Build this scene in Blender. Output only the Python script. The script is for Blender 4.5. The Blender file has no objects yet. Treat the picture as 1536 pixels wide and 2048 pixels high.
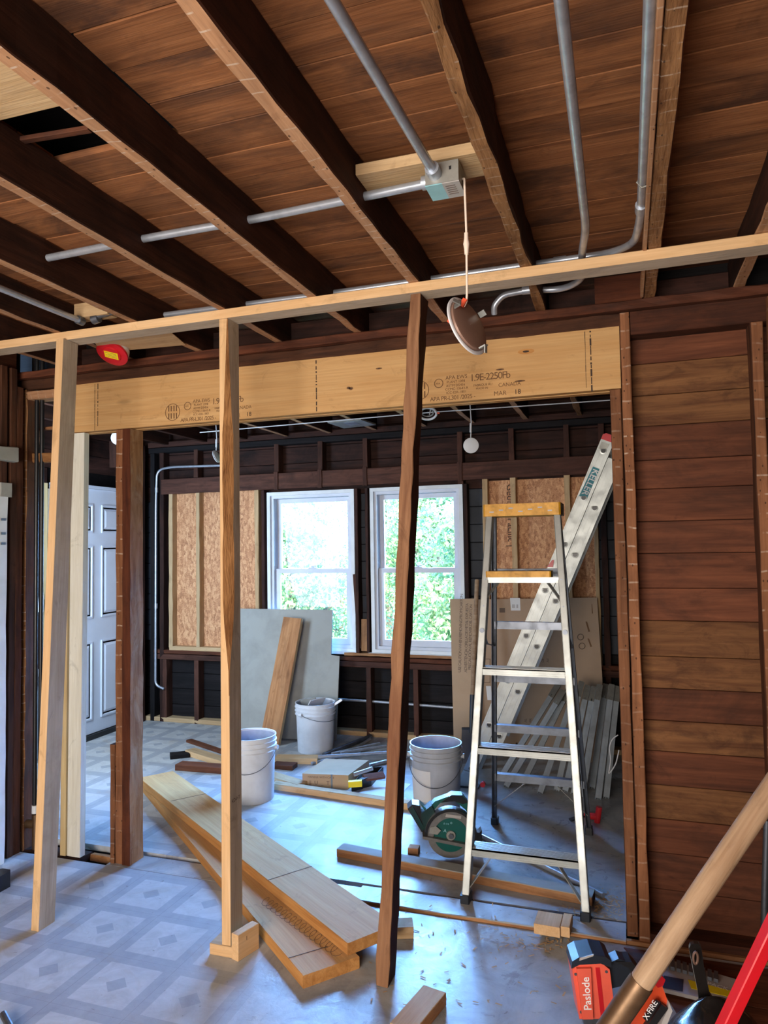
import bpy, bmesh, math, random
import numpy as np
from mathutils import Vector, Matrix, Euler
random.seed(7)
V = Vector
C = bpy.context.scene.collection
SC = bpy.context.scene
# ---------------------------------------------------------------- camera, world, light, exposure
F_PX, YAW, PITCH, ROLL, CAM_Z = 1432.0, math.radians(18.62), math.radians(2.78), math.radians(-.91), 1.52
_f = V((-math.sin(YAW) * math.cos(PITCH), math.cos(YAW) * math.cos(PITCH), math.sin(PITCH)))
_r = V((math.cos(YAW), math.sin(YAW), 0)); _u = _r.cross(_f)
CR = math.cos(ROLL) * _r + math.sin(ROLL) * _u
CU = -math.sin(ROLL) * _r + math.cos(ROLL) * _u
cam_d = bpy.data.cameras.new('camera'); cam = bpy.data.objects.new('camera', cam_d); C.objects.link(cam)
cam_d.sensor_fit = 'VERTICAL'; cam_d.sensor_height = 36.0; cam_d.lens = F_PX / 2048 * 36.0
cam_d.clip_start = .05; cam_d.clip_end = 200
cam.matrix_world = Matrix(((CR.x, CU.x, -_f.x, 0), (CR.y, CU.y, -_f.y, 0), (CR.z, CU.z, -_f.z, CAM_Z), (0, 0, 0, 1)))
SC.camera = cam
SC.view_settings.view_transform = 'Standard'; SC.view_settings.look = 'None'
SC.view_settings.exposure = 0.0; SC.view_settings.gamma = 1.0; SC.view_settings.use_curve_mapping = False
SC.cycles.use_denoising = True
SC.cycles.max_bounces = 8; SC.cycles.diffuse_bounces = 5; SC.cycles.transparent_max_bounces = 12
SC.cycles.sample_clamp_indirect = 6.0
SC.cycles.caustics_reflective = False; SC.cycles.caustics_refractive = False
W = bpy.data.worlds.new('sky'); SC.world = W; W.use_nodes = True
bg = W.node_tree.nodes['Background']; bg.inputs[0].default_value = (.36, .62, 1.0, 1); bg.inputs[1].default_value = 16.0

def lamp(name, kind, loc, direction, energy, color, **kw):
    d = bpy.data.lights.new(name, kind); d.energy = energy; d.color = color
    for k, v in kw.items(): setattr(d, k, v)
    o = bpy.data.objects.new(name, d); C.objects.link(o); o.location = loc
    o.rotation_euler = V(direction).to_track_quat('-Z', 'Y').to_euler()
    return o
lamp('sun', 'SUN', (0, -5, 12), (-.35, .8, -.75), 26.0, (1, .93, .82), angle=.01)
# warm fill lamp added behind the viewer, standing in for an unseen window
lamp('rear_fill_light', 'AREA', (-1.2, -1.45, 1.25), (-.05, 1, .12), 200, (1, .9, .8), shape='RECTANGLE', size=2.4, size_y=1.5)
# broad blue sun added to strengthen the daylight through the windows
lamp('window_fill_sun', 'SUN', (0, 9, 9), (.12, -.83, -.55), 98.0, (.16, .43, 1.0), angle=math.radians(75))
lamp('door_fill_light', 'AREA', (-3.62, 3.2, 1.5), (-.25, 1, -.1), 85, (.6, .78, 1.0), shape='RECTANGLE', size=.8, size_y=1.6)  # added blue lamp without a visible source, brightens the white door
for wx, ww in ((-2.51, .62), (-1.59, .62)):
    p = lamp('window_portal', 'AREA', (wx, 5.66, 1.32), (0, -1, 0), 1, (1, 1, 1), shape='RECTANGLE', size=.78, size_y=1.34)
    p.data.cycles.is_portal = True

# ---------------------------------------------------------------- pixel -> point helpers (pinhole of the photograph)
def _ray(u, v): return CR * ((u - 768) / F_PX) - CU * ((v - 1024) / F_PX) + _f
def gz(u, v, z=0.0):
    d = _ray(u, v); t = (z - CAM_Z) / d.z; return V((d.x * t, d.y * t, z))
def gy(u, v, y):
    d = _ray(u, v); t = y / d.y; return V((d.x * t, y, CAM_Z + d.z * t))
def gx(u, v, x):
    d = _ray(u, v); t = x / d.x; return V((x, d.y * t, CAM_Z + d.z * t))
def gd(u, v, dist):
    return _ray(u, v) * dist + V((0, 0, CAM_Z))

# ---------------------------------------------------------------- materials
class N:
    def __init__(s, name):
        s.m = bpy.data.materials.new(name); s.m.use_nodes = True; s.t = s.m.node_tree
        s.b = s.t.nodes['Principled BSDF']; s.out = s.t.nodes['Material Output']
    def n(s, typ, **kw):
        x = s.t.nodes.new(typ)
        for k, v in kw.items(): setattr(x, k, v)
        return x
    def l(s, a, b): s.t.links.new(a, b)
    def math(s, op, a, b=None, c=None, clamp=False):
        x = s.n('ShaderNodeMath', operation=op); x.use_clamp = clamp
        for i, q in enumerate((a, b, c)):
            if q is None: continue
            if isinstance(q, (int, float)): x.inputs[i].default_value = q
            else: s.l(q, x.inputs[i])
        return x.outputs[0]
    def mix(s, f, a, b, mode='MIX'):
        x = s.n('ShaderNodeMix', data_type='RGBA', blend_type=mode)
        for i, q in ((0, f), (6, a), (7, b)):
            if isinstance(q, (int, float)): x.inputs[i].default_value = q
            elif isinstance(q, tuple): x.inputs[i].default_value = (*q[:3], 1)
            else: s.l(q, x.inputs[i])
        return x.outputs[2]
    def coord(s, scale=(1, 1, 1), rnd=True):
        tc = s.n('ShaderNodeTexCoord'); v = tc.outputs['Object']
        if rnd:
            oi = s.n('ShaderNodeObjectInfo'); m = s.math('MULTIPLY', oi.outputs['Random'], 37.0)
            cx = s.n('ShaderNodeCombineXYZ'); 
            for i in range(3): s.l(m, cx.inputs[i])
            a = s.n('ShaderNodeVectorMath', operation='ADD'); s.l(v, a.inputs[0]); s.l(cx.outputs[0], a.inputs[1]); v = a.outputs[0]
        mp = s.n('ShaderNodeMapping'); mp.inputs['Scale'].default_value = scale; s.l(v, mp.inputs[0])
        return mp.outputs[0]
    def noise(s, vec, scale=1, detail=4, dist=0, rough=.5):
        x = s.n('ShaderNodeTexNoise'); x.inputs['Scale'].default_value = scale; x.inputs['Detail'].default_value = detail
        x.inputs['Distortion'].default_value = dist; x.inputs['Roughness'].default_value = rough; s.l(vec, x.inputs['Vector'])
        return x.outputs['Fac']
    def ramp(s, f, stops):
        x = s.n('ShaderNodeValToRGB'); e = x.color_ramp.elements
        while len(e) < len(stops): e.new(.5)
        for el, (p, c) in zip(e, stops):
            el.position = p; el.color = (*c, 1) if isinstance(c, tuple) else (c, c, c, 1)
        s.l(f, x.inputs[0]); return x.outputs[0]
    def bump(s, h, strength=.3, dist=.004):
        x = s.n('ShaderNodeBump'); x.inputs['Strength'].default_value = strength; x.inputs['Distance'].default_value = dist
        s.l(h, x.inputs['Height']); s.l(x.outputs[0], s.b.inputs['Normal'])

def lin(r, g, b):
    f = lambda c: (c / 255 / 12.92) if c / 255 <= .04045 else ((c / 255 + .055) / 1.055) ** 2.4
    return (f(r), f(g), f(b))

def wood(name, light, dark, stain=None, stain_amt=.5, knots=.5, lath=0.0, rough=.75, gx=1.3, vary=.25, bump=.35, blotch=2.6, pitch=.047, spec=.2, crossing=0):
    """Sawn timber, grain along local X; LATH draws the pale cross lines the plaster lath left on it."""
    s = N(name)
    g = s.noise(s.coord((gx, 16, 16)), 1.6, 6, .8, .6)
    fine = s.noise(s.coord((gx * 5, 150, 150)), 1.0, 3, .2)
    col = s.ramp(g, [(.3, dark), (.7, light)])
    col = s.mix(s.math('MULTIPLY', fine, .55), col, s.mix(1.0, col, (.45, .4, .36), 'MULTIPLY'))
    if stain is not None:
        bl = s.noise(s.coord((1, 2.2, 2.2)), blotch, 5, .9, .68)
        col = s.mix(s.math('MULTIPLY', s.ramp(bl, [(.46, 0.0), (.66, 1.0)]), stain_amt), col, stain)
    if knots:
        vo = s.n('ShaderNodeTexVoronoi'); vo.inputs['Scale'].default_value = 1.0; s.l(s.coord((3.1, 9.5, 9.5)), vo.inputs['Vector'])
        k = s.math('LESS_THAN', vo.outputs['Distance'], .13)
        kk = s.ramp(vo.outputs['Distance'], [(.06, 1.0), (.17, 0.0)])
        sel = s.n('ShaderNodeSeparateColor'); s.l(vo.outputs['Color'], sel.inputs[0])
        on = s.math('LESS_THAN', sel.outputs[0], .45)
        col = s.mix(s.math('MULTIPLY', s.math('MULTIPLY', kk, on), knots), col, tuple(c * .35 for c in dark))
    if lath:
        tc = s.n('ShaderNodeTexCoord'); sp = s.n('ShaderNodeSeparateXYZ'); s.l(tc.outputs['Object'], sp.inputs[0])
        wob = s.noise(s.coord((3, 9, 9)), 1.0, 2)
        xx = s.math('ADD', sp.outputs[0], s.math('MULTIPLY', wob, .035))
        fr = s.math('FRACT', s.math('DIVIDE', xx, pitch))
        ln = s.math('LESS_THAN', s.math('ABSOLUTE', s.math('SUBTRACT', fr, .5)), .046)
        br = s.ramp(s.noise(s.coord((9, 40, 40)), 1.0, 3), [(.42, 0.0), (.55, 1.0)])
        pr = s.ramp(s.noise(s.coord((1.1, 1, 1)), 1.0, 1), [(.4, .25), (.6, 1.0)])
        mk = s.math('MULTIPLY', s.math('MULTIPLY', ln, br), pr)
        col = s.mix(s.math('MULTIPLY', mk, lath), col, lin(194, 176, 158))
        nh = s.n('ShaderNodeTexVoronoi'); nh.inputs['Scale'].default_value = 1.0; s.l(s.coord((26, 44, 44)), nh.inputs['Vector'])
        col = s.mix(s.math('MULTIPLY', s.math('LESS_THAN', nh.outputs['Distance'], .12), .75), col, lin(40, 26, 20))
    if stain is not None:
        sm_ = s.ramp(s.noise(s.coord((5, 7, 7)), 1.0, 6, 1.5, .72), [(.58, 0.0), (.68, 1.0)])
        col = s.mix(s.math('MULTIPLY', sm_, .45), col, tuple(c * .55 for c in dark))
    oi = s.n('ShaderNodeObjectInfo'); hs = s.n('ShaderNodeHueSaturation')
    s.l(s.math('ADD', s.math('MULTIPLY', oi.outputs['Random'], vary * 2), 1 - vary), hs.inputs['Value']); s.l(col, hs.inputs['Color'])
    s.l(hs.outputs[0], s.b.inputs['Base Color']); s.b.inputs['Roughness'].default_value = rough
    s.b.inputs['Specular IOR Level'].default_value = spec
    s.bump(s.math('ADD', g, fine), bump, .003)
    return s.m

def flat(name, col, rough=.5, metal=0.0, dirt=.15, dscale=9, spec=.5, alpha=None, coat=0.0):
    s = N(name)
    d = s.noise(s.coord((1, 1, 1)), dscale, 5, .3, .6)
    c = s.mix(s.math('MULTIPLY', s.ramp(d, [(.42, 0.0), (.7, 1.0)]), dirt * 2), col, tuple(x * .35 for x in col))
    s.l(c, s.b.inputs['Base Color'])
    s.l(s.math('ADD', s.math('MULTIPLY', d, .25), rough - .12, clamp=True), s.b.inputs['Roughness'])
    s.b.inputs['Metallic'].default_value = metal; s.b.inputs['Specular IOR Level'].default_value = spec
    s.b.inputs['Coat Weight'].default_value = coat
    if alpha is not None: s.b.inputs['Alpha'].default_value = alpha
    return s.m

M = {}
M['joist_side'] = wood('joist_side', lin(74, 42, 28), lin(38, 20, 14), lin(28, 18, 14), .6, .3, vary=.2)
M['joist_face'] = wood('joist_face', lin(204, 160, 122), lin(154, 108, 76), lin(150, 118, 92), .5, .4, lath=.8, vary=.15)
M['joist_red'] = wood('joist_red', lin(118, 66, 42), lin(78, 40, 26), lin(52, 30, 22), .5, .4)
M['joist_rough'] = wood('joist_rough', lin(182, 136, 92), lin(112, 74, 46), lin(120, 84, 54), .5, .4, lath=.9, bump=1.0, gx=3.2)
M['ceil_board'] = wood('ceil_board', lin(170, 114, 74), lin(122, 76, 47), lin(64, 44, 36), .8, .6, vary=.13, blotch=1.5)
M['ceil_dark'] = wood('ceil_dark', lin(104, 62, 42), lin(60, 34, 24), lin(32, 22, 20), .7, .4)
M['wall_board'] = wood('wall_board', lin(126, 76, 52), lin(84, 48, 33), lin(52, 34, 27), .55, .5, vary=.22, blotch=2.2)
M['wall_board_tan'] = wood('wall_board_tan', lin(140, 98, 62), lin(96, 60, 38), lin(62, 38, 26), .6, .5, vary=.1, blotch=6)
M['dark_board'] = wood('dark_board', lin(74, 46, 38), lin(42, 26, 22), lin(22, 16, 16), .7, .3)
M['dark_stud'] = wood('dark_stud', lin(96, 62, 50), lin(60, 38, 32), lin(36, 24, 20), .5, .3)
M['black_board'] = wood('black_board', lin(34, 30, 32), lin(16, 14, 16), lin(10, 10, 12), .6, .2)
M['post'] = wood('post', lin(164, 112, 78), lin(118, 78, 52), lin(98, 60, 40), .5, .4, lath=.6, pitch=.071)
M['post_side'] = wood('post_side', lin(208, 156, 108), lin(140, 92, 58), lin(206, 180, 150), .5, .6, gx=2, blotch=4)
M['post_dark'] = wood('post_dark', lin(110, 70, 48), lin(64, 40, 29), lin(44, 30, 24), .5, .4)
M['plate_old'] = wood('plate_old', lin(108, 62, 42), lin(64, 36, 26), lin(44, 28, 22), .6, .4)
M['pine'] = wood('pine', lin(240, 204, 158), lin(222, 180, 130), lin(214, 176, 130), .4, .55, vary=.06, bump=.2)
M['pine_grey'] = wood('pine_grey', lin(212, 198, 178), lin(184, 168, 146), lin(146, 132, 116), .5, .6, vary=.06, bump=.25)
M['pine_pale'] = wood('pine_pale', lin(214, 186, 146), lin(188, 154, 112), lin(166, 138, 104), .4, .5, vary=.08)
M['bark_wood'] = wood('bark_wood', lin(196, 144, 92), lin(140, 94, 56), lin(112, 72, 42), .6, .2, bump=1.0, gx=4)
M['white_wood'] = wood('white_wood', lin(236, 238, 230), lin(220, 220, 206), lin(206, 202, 182), .2, .35, vary=.03, bump=.12)
M['cream_wood'] = wood('cream_wood', lin(216, 196, 150), lin(190, 164, 116), None, 0, .3, vary=.03)
M['lvl'] = wood('lvl', lin(222, 182, 128), lin(206, 160, 104), lin(196, 150, 98), .35, .45, vary=.03, bump=.1, gx=.8)
M['lvl_edge'] = wood('lvl_edge', lin(216, 160, 96), lin(176, 120, 66), None, 0, 0, vary=.03)
M['scrap'] = wood('scrap', lin(196, 148, 104), lin(150, 102, 66), lin(110, 76, 54), .5, .5)
M['leaning_dark'] = wood('leaning_dark', lin(78, 44, 34), lin(42, 25, 20), lin(26, 18, 17), .7, .3, blotch=1.0, gx=1)
M['leaning_front'] = wood('leaning_front', lin(160, 120, 88), lin(110, 74, 52), lin(96, 56, 40), .5, .3, blotch=1.0)
M['tar'] = flat('tar_paper', lin(48, 54, 64), .7, dirt=.3, dscale=3)
M['galv'] = flat('galvanised', lin(186, 194, 206), .34, .6, .2, 20)
M['steel_dark'] = flat('steel_dark', lin(120, 126, 136), .45, .85, .25, 14)
M['alu'] = flat('aluminium', lin(166, 170, 168), .42, .75, .12, 14)
M['alu_dull'] = flat('aluminium_dull', lin(160, 160, 154), .5, .6, .18, 22)
M['bar_alu'] = flat('bar_aluminium', lin(196, 208, 218), .35, .35, .15, 14)
M['wplastic'] = flat('white_plastic', lin(228, 230, 234), .4, 0, .05, 6)
M['vinyl'] = flat('window_vinyl', lin(206, 212, 224), .45, 0, .08, 8)
M['bucket'] = flat('bucket_plastic', lin(226, 232, 240), .42, 0, .12, 7)
M['bucket_grey'] = flat('bucket_grey', lin(178, 184, 194), .45, 0, .2, 5)
M['bucket_in'] = flat('bucket_inside', lin(178, 188, 204), .5, 0, .3, 6)
M['white_paint'] = flat('white_paint', lin(222, 228, 232), .5, 0, .12, 6)
M['door'] = flat('door_paint', lin(214, 222, 236), .5, 0, .05, 4)
M['beige'] = flat('beige_plastic', lin(232, 214, 198), .5, 0, .03)
M['brown_metal'] = flat('brown_metal', lin(142, 112, 98), .4, .2, .08, 12)
M['orange'] = flat('orange_plastic', lin(232, 84, 44), .42, 0, .1, 10)
M['orange_red'] = flat('orange_red_plastic', lin(234, 98, 76), .42, 0, .1, 10)
M['red'] = flat('red_paint', lin(196, 22, 34), .35, 0, .1, 16)
M['red_cap'] = flat('red_plastic', lin(204, 40, 48), .35, 0, .03)
M['yellow'] = flat('yellow_paint', lin(226, 164, 40), .5, 0, .3, 26)
M['bright_yellow'] = flat('bright_yellow', lin(236, 212, 20), .5, 0, .05)
M['black'] = flat('black_plastic', lin(26, 27, 30), .35, 0, .1)
M['black_gloss'] = flat('black_gloss', lin(34, 34, 34), .2, 0, .15, 8, coat=.3)
M['blue_black'] = flat('blue_black', lin(28, 36, 48), .4, 0, .2)
M['teal'] = flat('teal_green', lin(8, 84, 78), .4, 0, .12)
M['sticker_teal'] = flat('sticker_teal', lin(30, 132, 146), .5, 0, .05)
M['teal_dark'] = flat('teal_dark', lin(8, 48, 46), .4, 0, .15)
M['grey_metal'] = flat('grey_metal', lin(132, 130, 128), .4, .5, .2, 18)
M['cardboard'] = flat('cardboard', lin(172, 146, 122), .85, 0, .12, 3, spec=.1)
M['cardboard2'] = flat('cardboard_light', lin(186, 160, 132), .85, 0, .1, 3, spec=.1)
M['panel'] = flat('cement_panel', lin(160, 162, 158), .9, 0, .14, 5, spec=.1)
M['panel_edge'] = flat('panel_edge', lin(196, 190, 176), .9)
M['ink'] = flat('stamp_ink', lin(112, 78, 48), .8, 0, .1)
M['ink_dark'] = flat('dark_ink', lin(58, 42, 34), .8, 0, .2)
M['ink_grey'] = flat('grey_ink', lin(104, 88, 78), .8, 0, .1)
M['white_ink'] = flat('white_ink', lin(240, 242, 244), .6)
M['label_blue'] = flat('label_blue', lin(146, 198, 208), .4)
M['label_grey'] = flat('label_grey', lin(176, 172, 170), .4)
M['paper'] = flat('paper', lin(216, 216, 216), .7, 0, .04)
M['dirt'] = flat('dirt', lin(30, 24, 22), .95, 0, .3, 12)
M['brick_dirt'] = flat('rubble', lin(110, 82, 62), .95, 0, .4, 14)
M['bronze'] = flat('worn_steel', lin(122, 96, 72), .38, .7, .3, 20)
M['handle_wood'] = wood('handle_wood', lin(204, 178, 148), lin(152, 122, 94), lin(126, 102, 84), .5, .1, vary=.03, gx=1.2)
M['clear'] = flat('clear_plastic', lin(150, 164, 180), .2, 0, .1, alpha=.6)
M['concrete'] = flat('ext_ground', lin(120, 140, 90), .9)
M['bark'] = flat('tree_bark', lin(96, 82, 66), .9, 0, .3)

def osb():
    s = N('osb'); v = s.coord((1, 1, 1))
    a = s.noise(s.coord((60, 20, 60)), 1, 3, 2.5, .6); b = s.noise(s.coord((22, 40, 60)), 1.6, 3, 2.5, .6)
    vo = s.n('ShaderNodeTexVoronoi'); vo.inputs['Scale'].default_value = 1.0; s.l(s.coord((70, 34, 30)), vo.inputs['Vector'])
    sc = s.n('ShaderNodeSeparateColor'); s.l(vo.outputs['Color'], sc.inputs[0])
    f = s.math('ADD', s.math('MULTIPLY', a, .5), s.math('ADD', s.math('MULTIPLY', b, .35), s.math('MULTIPLY', sc.outputs[0], .2)))
    col = s.ramp(f, [(.34, lin(138, 88, 56)), (.5, lin(190, 134, 92)), (.66, lin(222, 172, 126))])
    s.l(col, s.b.inputs['Base Color']); s.b.inputs['Roughness'].default_value = .7; s.bump(f, .4, .003)
    return s.m
M['osb'] = osb()

def glass():
    s = N('window_glass'); tr = s.n('ShaderNodeBsdfTransparent'); gl = s.n('ShaderNodeBsdfGlossy'); gl.inputs['Roughness'].default_value = .02
    mx = s.n('ShaderNodeMixShader'); fr = s.n('ShaderNodeFresnel'); fr.inputs[0].default_value = 1.3
    s.l(fr.outputs[0], mx.inputs[0]); s.l(tr.outputs[0], mx.inputs[1]); s.l(gl.outputs[0], mx.inputs[2]); s.l(mx.outputs[0], s.out.inputs[0])
    return s.m
M['glass'] = glass()

def leaf():
    s = N('leaf'); n_ = s.noise(s.coord((1, 1, 1), False), 1.3, 3)
    col = s.ramp(n_, [(.35, lin(84, 118, 84)), (.65, lin(150, 164, 104))])
    s.l(col, s.b.inputs['Base Color']); s.b.inputs['Roughness'].default_value = .6
    tl = s.n('ShaderNodeBsdfTranslucent'); s.l(col, tl.inputs[0]); mx = s.n('ShaderNodeMixShader'); mx.inputs[0].default_value = .4
    s.l(s.b.outputs[0], mx.inputs[1]); s.l(tl.outputs[0], mx.inputs[2]); s.l(mx.outputs[0], s.out.inputs[0])
    return s.m
M['leaf'] = leaf()

def vinyl_floor():
    """Sheet vinyl printed with pale squares, darker bands and a small diamond; worn and dusty towards the windows."""
    s = N('vinyl_floor'); tc = s.n('ShaderNodeTexCoord'); sp = s.n('ShaderNodeSeparateXYZ'); s.l(tc.outputs['Object'], sp.inputs[0])
    P = .298
    def cell(o, off): return s.math('MULTIPLY', s.math('ABSOLUTE', s.math('SUBTRACT', s.math('FRACT', s.math('DIVIDE', s.math('ADD', o, off), P)), .5)), P)
    dx = cell(sp.outputs[0], 2.04 + P / 2 + 10 * P); dy = cell(sp.outputs[1], -2.742 + P / 2 + 40 * P)
    sq = s.math('LESS_THAN', s.math('MAXIMUM', dx, dy), .1125)
    di = s.math('LESS_THAN', s.math('ADD', dx, dy), .044)
    seam = s.math('GREATER_THAN', s.math('MAXIMUM', dx, s.math('SUBTRACT', dy, .0005)), .1479)
    mar = s.noise(s.coord((1, 1, 1), False), 9, 5, 1.2, .65)
    hi = s.ramp(mar, [(.3, lin(166, 168, 168)), (.7, lin(192, 194, 194))]); lo = s.ramp(mar, [(.3, lin(146, 150, 156)), (.7, lin(164, 168, 172))])
    pat = s.mix(s.math('SUBTRACT', sq, di, clamp=True), lo, hi)
    pat = s.mix(s.math('MULTIPLY', seam, .35), pat, lin(90, 90, 92))
    wear = s.noise(s.coord((1, 1, 1), False), 1.6, 6, .8, .65)
    wf = s.math('ADD', s.ramp(wear, [(.48, 0.0), (.6, .55)]), s.math('MULTIPLY', s.math('ADD', sp.outputs[0], 1.75), 1.2), clamp=True)
    wc = s.ramp(s.noise(s.coord((1, 1, 1), False), 4, 8, 1.0, .7), [(.3, lin(120, 124, 128)), (.55, lin(164, 168, 170)), (.75, lin(188, 186, 178))])
    col = s.mix(s.math('MULTIPLY', wf, .8), pat, wc)
    spots = s.ramp(s.noise(s.coord((1, 1, 1), False), 34, 3, .5, .6), [(.68, 0.0), (.74, 1.0)])
    col = s.mix(s.math('MULTIPLY', spots, .5), col, lin(84, 74, 64))
    dust = s.ramp(s.noise(s.coord((1, 1, 1), False), 2.2, 4, 2.0, .6), [(.56, 0.0), (.68, 1.0)])
    col = s.mix(s.math('MULTIPLY', dust, .3), col, lin(158, 138, 112))
    s.l(col, s.b.inputs['Base Color'])
    s.l(s.math('ADD', s.math('MULTIPLY', s.math('SUBTRACT', 1.0, wf), .2), s.math('ADD', s.math('MULTIPLY', mar, .4), .12)), s.b.inputs['Roughness'])
    s.b.inputs['Specular IOR Level'].default_value = .3
    s.bump(s.noise(s.coord((1, 1, 1), False), 26, 5, .5, .6), .25, .004)
    return s.m
M['floor'] = vinyl_floor()

# ---------------------------------------------------------------- object helpers
MW = {}
def link(o, mw=Matrix.Identity(4), parent=None):
    C.objects.link(o); MW[o] = mw.copy()
    if parent is not None:
        o.parent = parent; o.matrix_parent_inverse = MW[parent].inverted()
    o.matrix_basis = mw
    return o
def tag(o, label=None, cat=None, group=None, kind=None):
    if label: o['label'] = label
    if cat: o['category'] = cat
    if group: o['group'] = group
    if kind: o['kind'] = kind
    return o
def empty(name, loc=(0, 0, 0), label=None, cat=None, group=None, kind=None, rz=0.0, mw=None):
    o = bpy.data.objects.new(name, None); o.empty_display_size = .05
    link(o, mw if mw is not None else Matrix.Translation(loc) @ Matrix.Rotation(rz, 4, 'Z'))
    return tag(o, label, cat, group, kind)
def mobj(name, vs, fs, mat, mw=Matrix.Identity(4), parent=None, smooth=False, mats=None, mi=None):
    me = bpy.data.meshes.new(name); me.from_pydata([tuple(v) for v in vs], [], fs)
    for m in (mats or [mat]): me.materials.append(m)
    if mi: me.polygons.foreach_set('material_index', mi)
    if smooth is True: me.polygons.foreach_set('use_smooth', [True] * len(fs))
    me.update()
    return link(bpy.data.objects.new(name, me), mw, parent)
def smooth_by_angle(o, a=35):
    me = o.data; bm = bmesh.new(); bm.from_mesh(me)
    for e in bm.edges: e.smooth = not (len(e.link_faces) == 2 and e.calc_face_angle(0) > math.radians(a))
    for f in bm.faces: f.smooth = True
    bm.to_mesh(me); bm.free()
    return o

class B:
    """Collects boxes, bars, tubes, prisms and lathes; build() makes ONE mesh object."""
    def __init__(s): s.v = []; s.f = []; s.m = []
    def add(s, vs, fs, mi=0):
        k = len(s.v); s.v += [V(v) for v in vs]; s.f += [tuple(i + k for i in f) for f in fs]; s.m += [mi] * len(fs); return s
    def box(s, a, b, mi=0, ch=0.0):
        x0, y0, z0 = (min(a[i], b[i]) for i in range(3)); x1, y1, z1 = (max(a[i], b[i]) for i in range(3))
        if ch <= 0:
            return s.add([(x0, y0, z0), (x1, y0, z0), (x1, y1, z0), (x0, y1, z0), (x0, y0, z1), (x1, y0, z1), (x1, y1, z1), (x0, y1, z1)],
                         [(0, 3, 2, 1), (4, 5, 6, 7), (0, 1, 5, 4), (1, 2, 6, 5), (2, 3, 7, 6), (3, 0, 4, 7)], mi)
        c = ch; pts = [(x0 + c, y0), (x1 - c, y0), (x1, y0 + c), (x1, y1 - c), (x1 - c, y1), (x0 + c, y1), (x0, y1 - c), (x0, y0 + c)]
        return s.prism3([V((p[0], p[1], z0)) for p in pts], V((0, 0, z1 - z0)), mi)
    def prism3(s, pts, d, mi=0):
        n = len(pts); vs = list(pts) + [p + d for p in pts]
        nrm = sum(((pts[i] - pts[0]).cross(pts[(i + 1) % n] - pts[0]) for i in range(1, n - 1)), V((0, 0, 0)))
        flip = nrm.dot(d) > 0
        fs = [tuple(range(n))[::-1] if flip else tuple(range(n)), tuple(range(n, 2 * n)) if flip else tuple(range(n, 2 * n))[::-1]]
        for i in range(n):
            j = (i + 1) % n; fs.append((i, j, j + n, i + n) if flip else (i, i + n, j + n, j))
        return s.add(vs, fs, mi)
    def bar(s, a, b, w, t, up=(0, 0, 1), mi=0):
        a, b = V(a), V(b); x = (b - a).normalized(); y = V(up).cross(x)
        y = y.normalized() if y.length > 1e-5 else V((1, 0, 0)); z = x.cross(y)
        pts = [a + y * (w / 2 * i) + z * (t / 2 * j) for i, j in ((-1, -1), (1, -1), (1, 1), (-1, 1))]
        return s.prism3(pts, b - a, mi)
    def tube(s, pts, r, n=10, mi=0, closed=False, caps=True):
        pts = [V(p) for p in pts]; m = len(pts); rr = r if isinstance(r, (list, tuple)) else [r] * m
        k = len(s.v); prev = None
        for i, p in enumerate(pts):
            if closed: t = pts[(i + 1) % m] - pts[i - 1]
            else: t = pts[min(i + 1, m - 1)] - pts[max(i - 1, 0)]
            t = t.normalized()
            if prev is None:
                u = t.cross(V((0, 0, 1)));  u = u if u.length > .1 else t.cross(V((1, 0, 0)))
            else: u = prev - t * prev.dot(t)
            u.normalize(); prev = u; w = t.cross(u)
            for q in range(n):
                a = 2 * math.pi * q / n; s.v.append(p + u * (math.cos(a) * rr[i]) + w * (math.sin(a) * rr[i]))
        for i in range(m if closed else m - 1):
            j = (i + 1) % m
            for q in range(n):
                q2 = (q + 1) % n; s.f.append((k + i * n + q, k + i * n + q2, k + j * n + q2, k + j * n + q)); s.m.append(mi)
        if caps and not closed:
            s.f.append(tuple(k + q for q in range(n))[::-1]); s.m.append(mi)
            s.f.append(tuple(k + (m - 1) * n + q for q in range(n))); s.m.append(mi)
        return s
    def lathe(s, prof, n=28, mi=0, mw=Matrix.Identity(4)):
        k = len(s.v)
        for r, z in prof:
            for q in range(n):
                a = 2 * math.pi * q / n; s.v.append(mw @ V((r * math.cos(a), r * math.sin(a), z)))
        for i in range(len(prof) - 1):
            for q in range(n):
                q2 = (q + 1) % n; s.f.append((k + i * n + q, k + i * n + q2, k + (i + 1) * n + q2, k + (i + 1) * n + q)); s.m.append(mi)
        return s
    def poly(s, pts2, y0, y1, mi=0, mw=Matrix.Identity(4)):
        """outline in local XZ, thick from y0 to y1"""
        k = len(s.v); s.prism3([V((p[0], y0, p[1])) for p in pts2], V((0, y1 - y0, 0)), mi)
        for i in range(k, len(s.v)): s.v[i] = mw @ s.v[i]
        return s
    def build(s, name, mat, parent=None, mw=Matrix.Identity(4), mats=None, smooth=None, local=False):
        """coordinates are world unless local (then relative to mw)"""
        inv = Matrix.Identity(4) if local else mw.inverted()
        o = mobj(name, [inv @ v for v in s.v], s.f, mat, mw, parent, False, mats, s.m if mats else None)
        if smooth: smooth_by_angle(o, smooth)
        return o

def frame_mw(o, x, y):
    x = V(x).normalized(); y = V(y); y = (y - x * y.dot(x)).normalized(); z = x.cross(y)
    return Matrix(((x.x, y.x, z.x, o[0]), (x.y, y.y, z.y, o[1]), (x.z, y.z, z.z, o[2]), (0, 0, 0, 1)))

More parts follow.
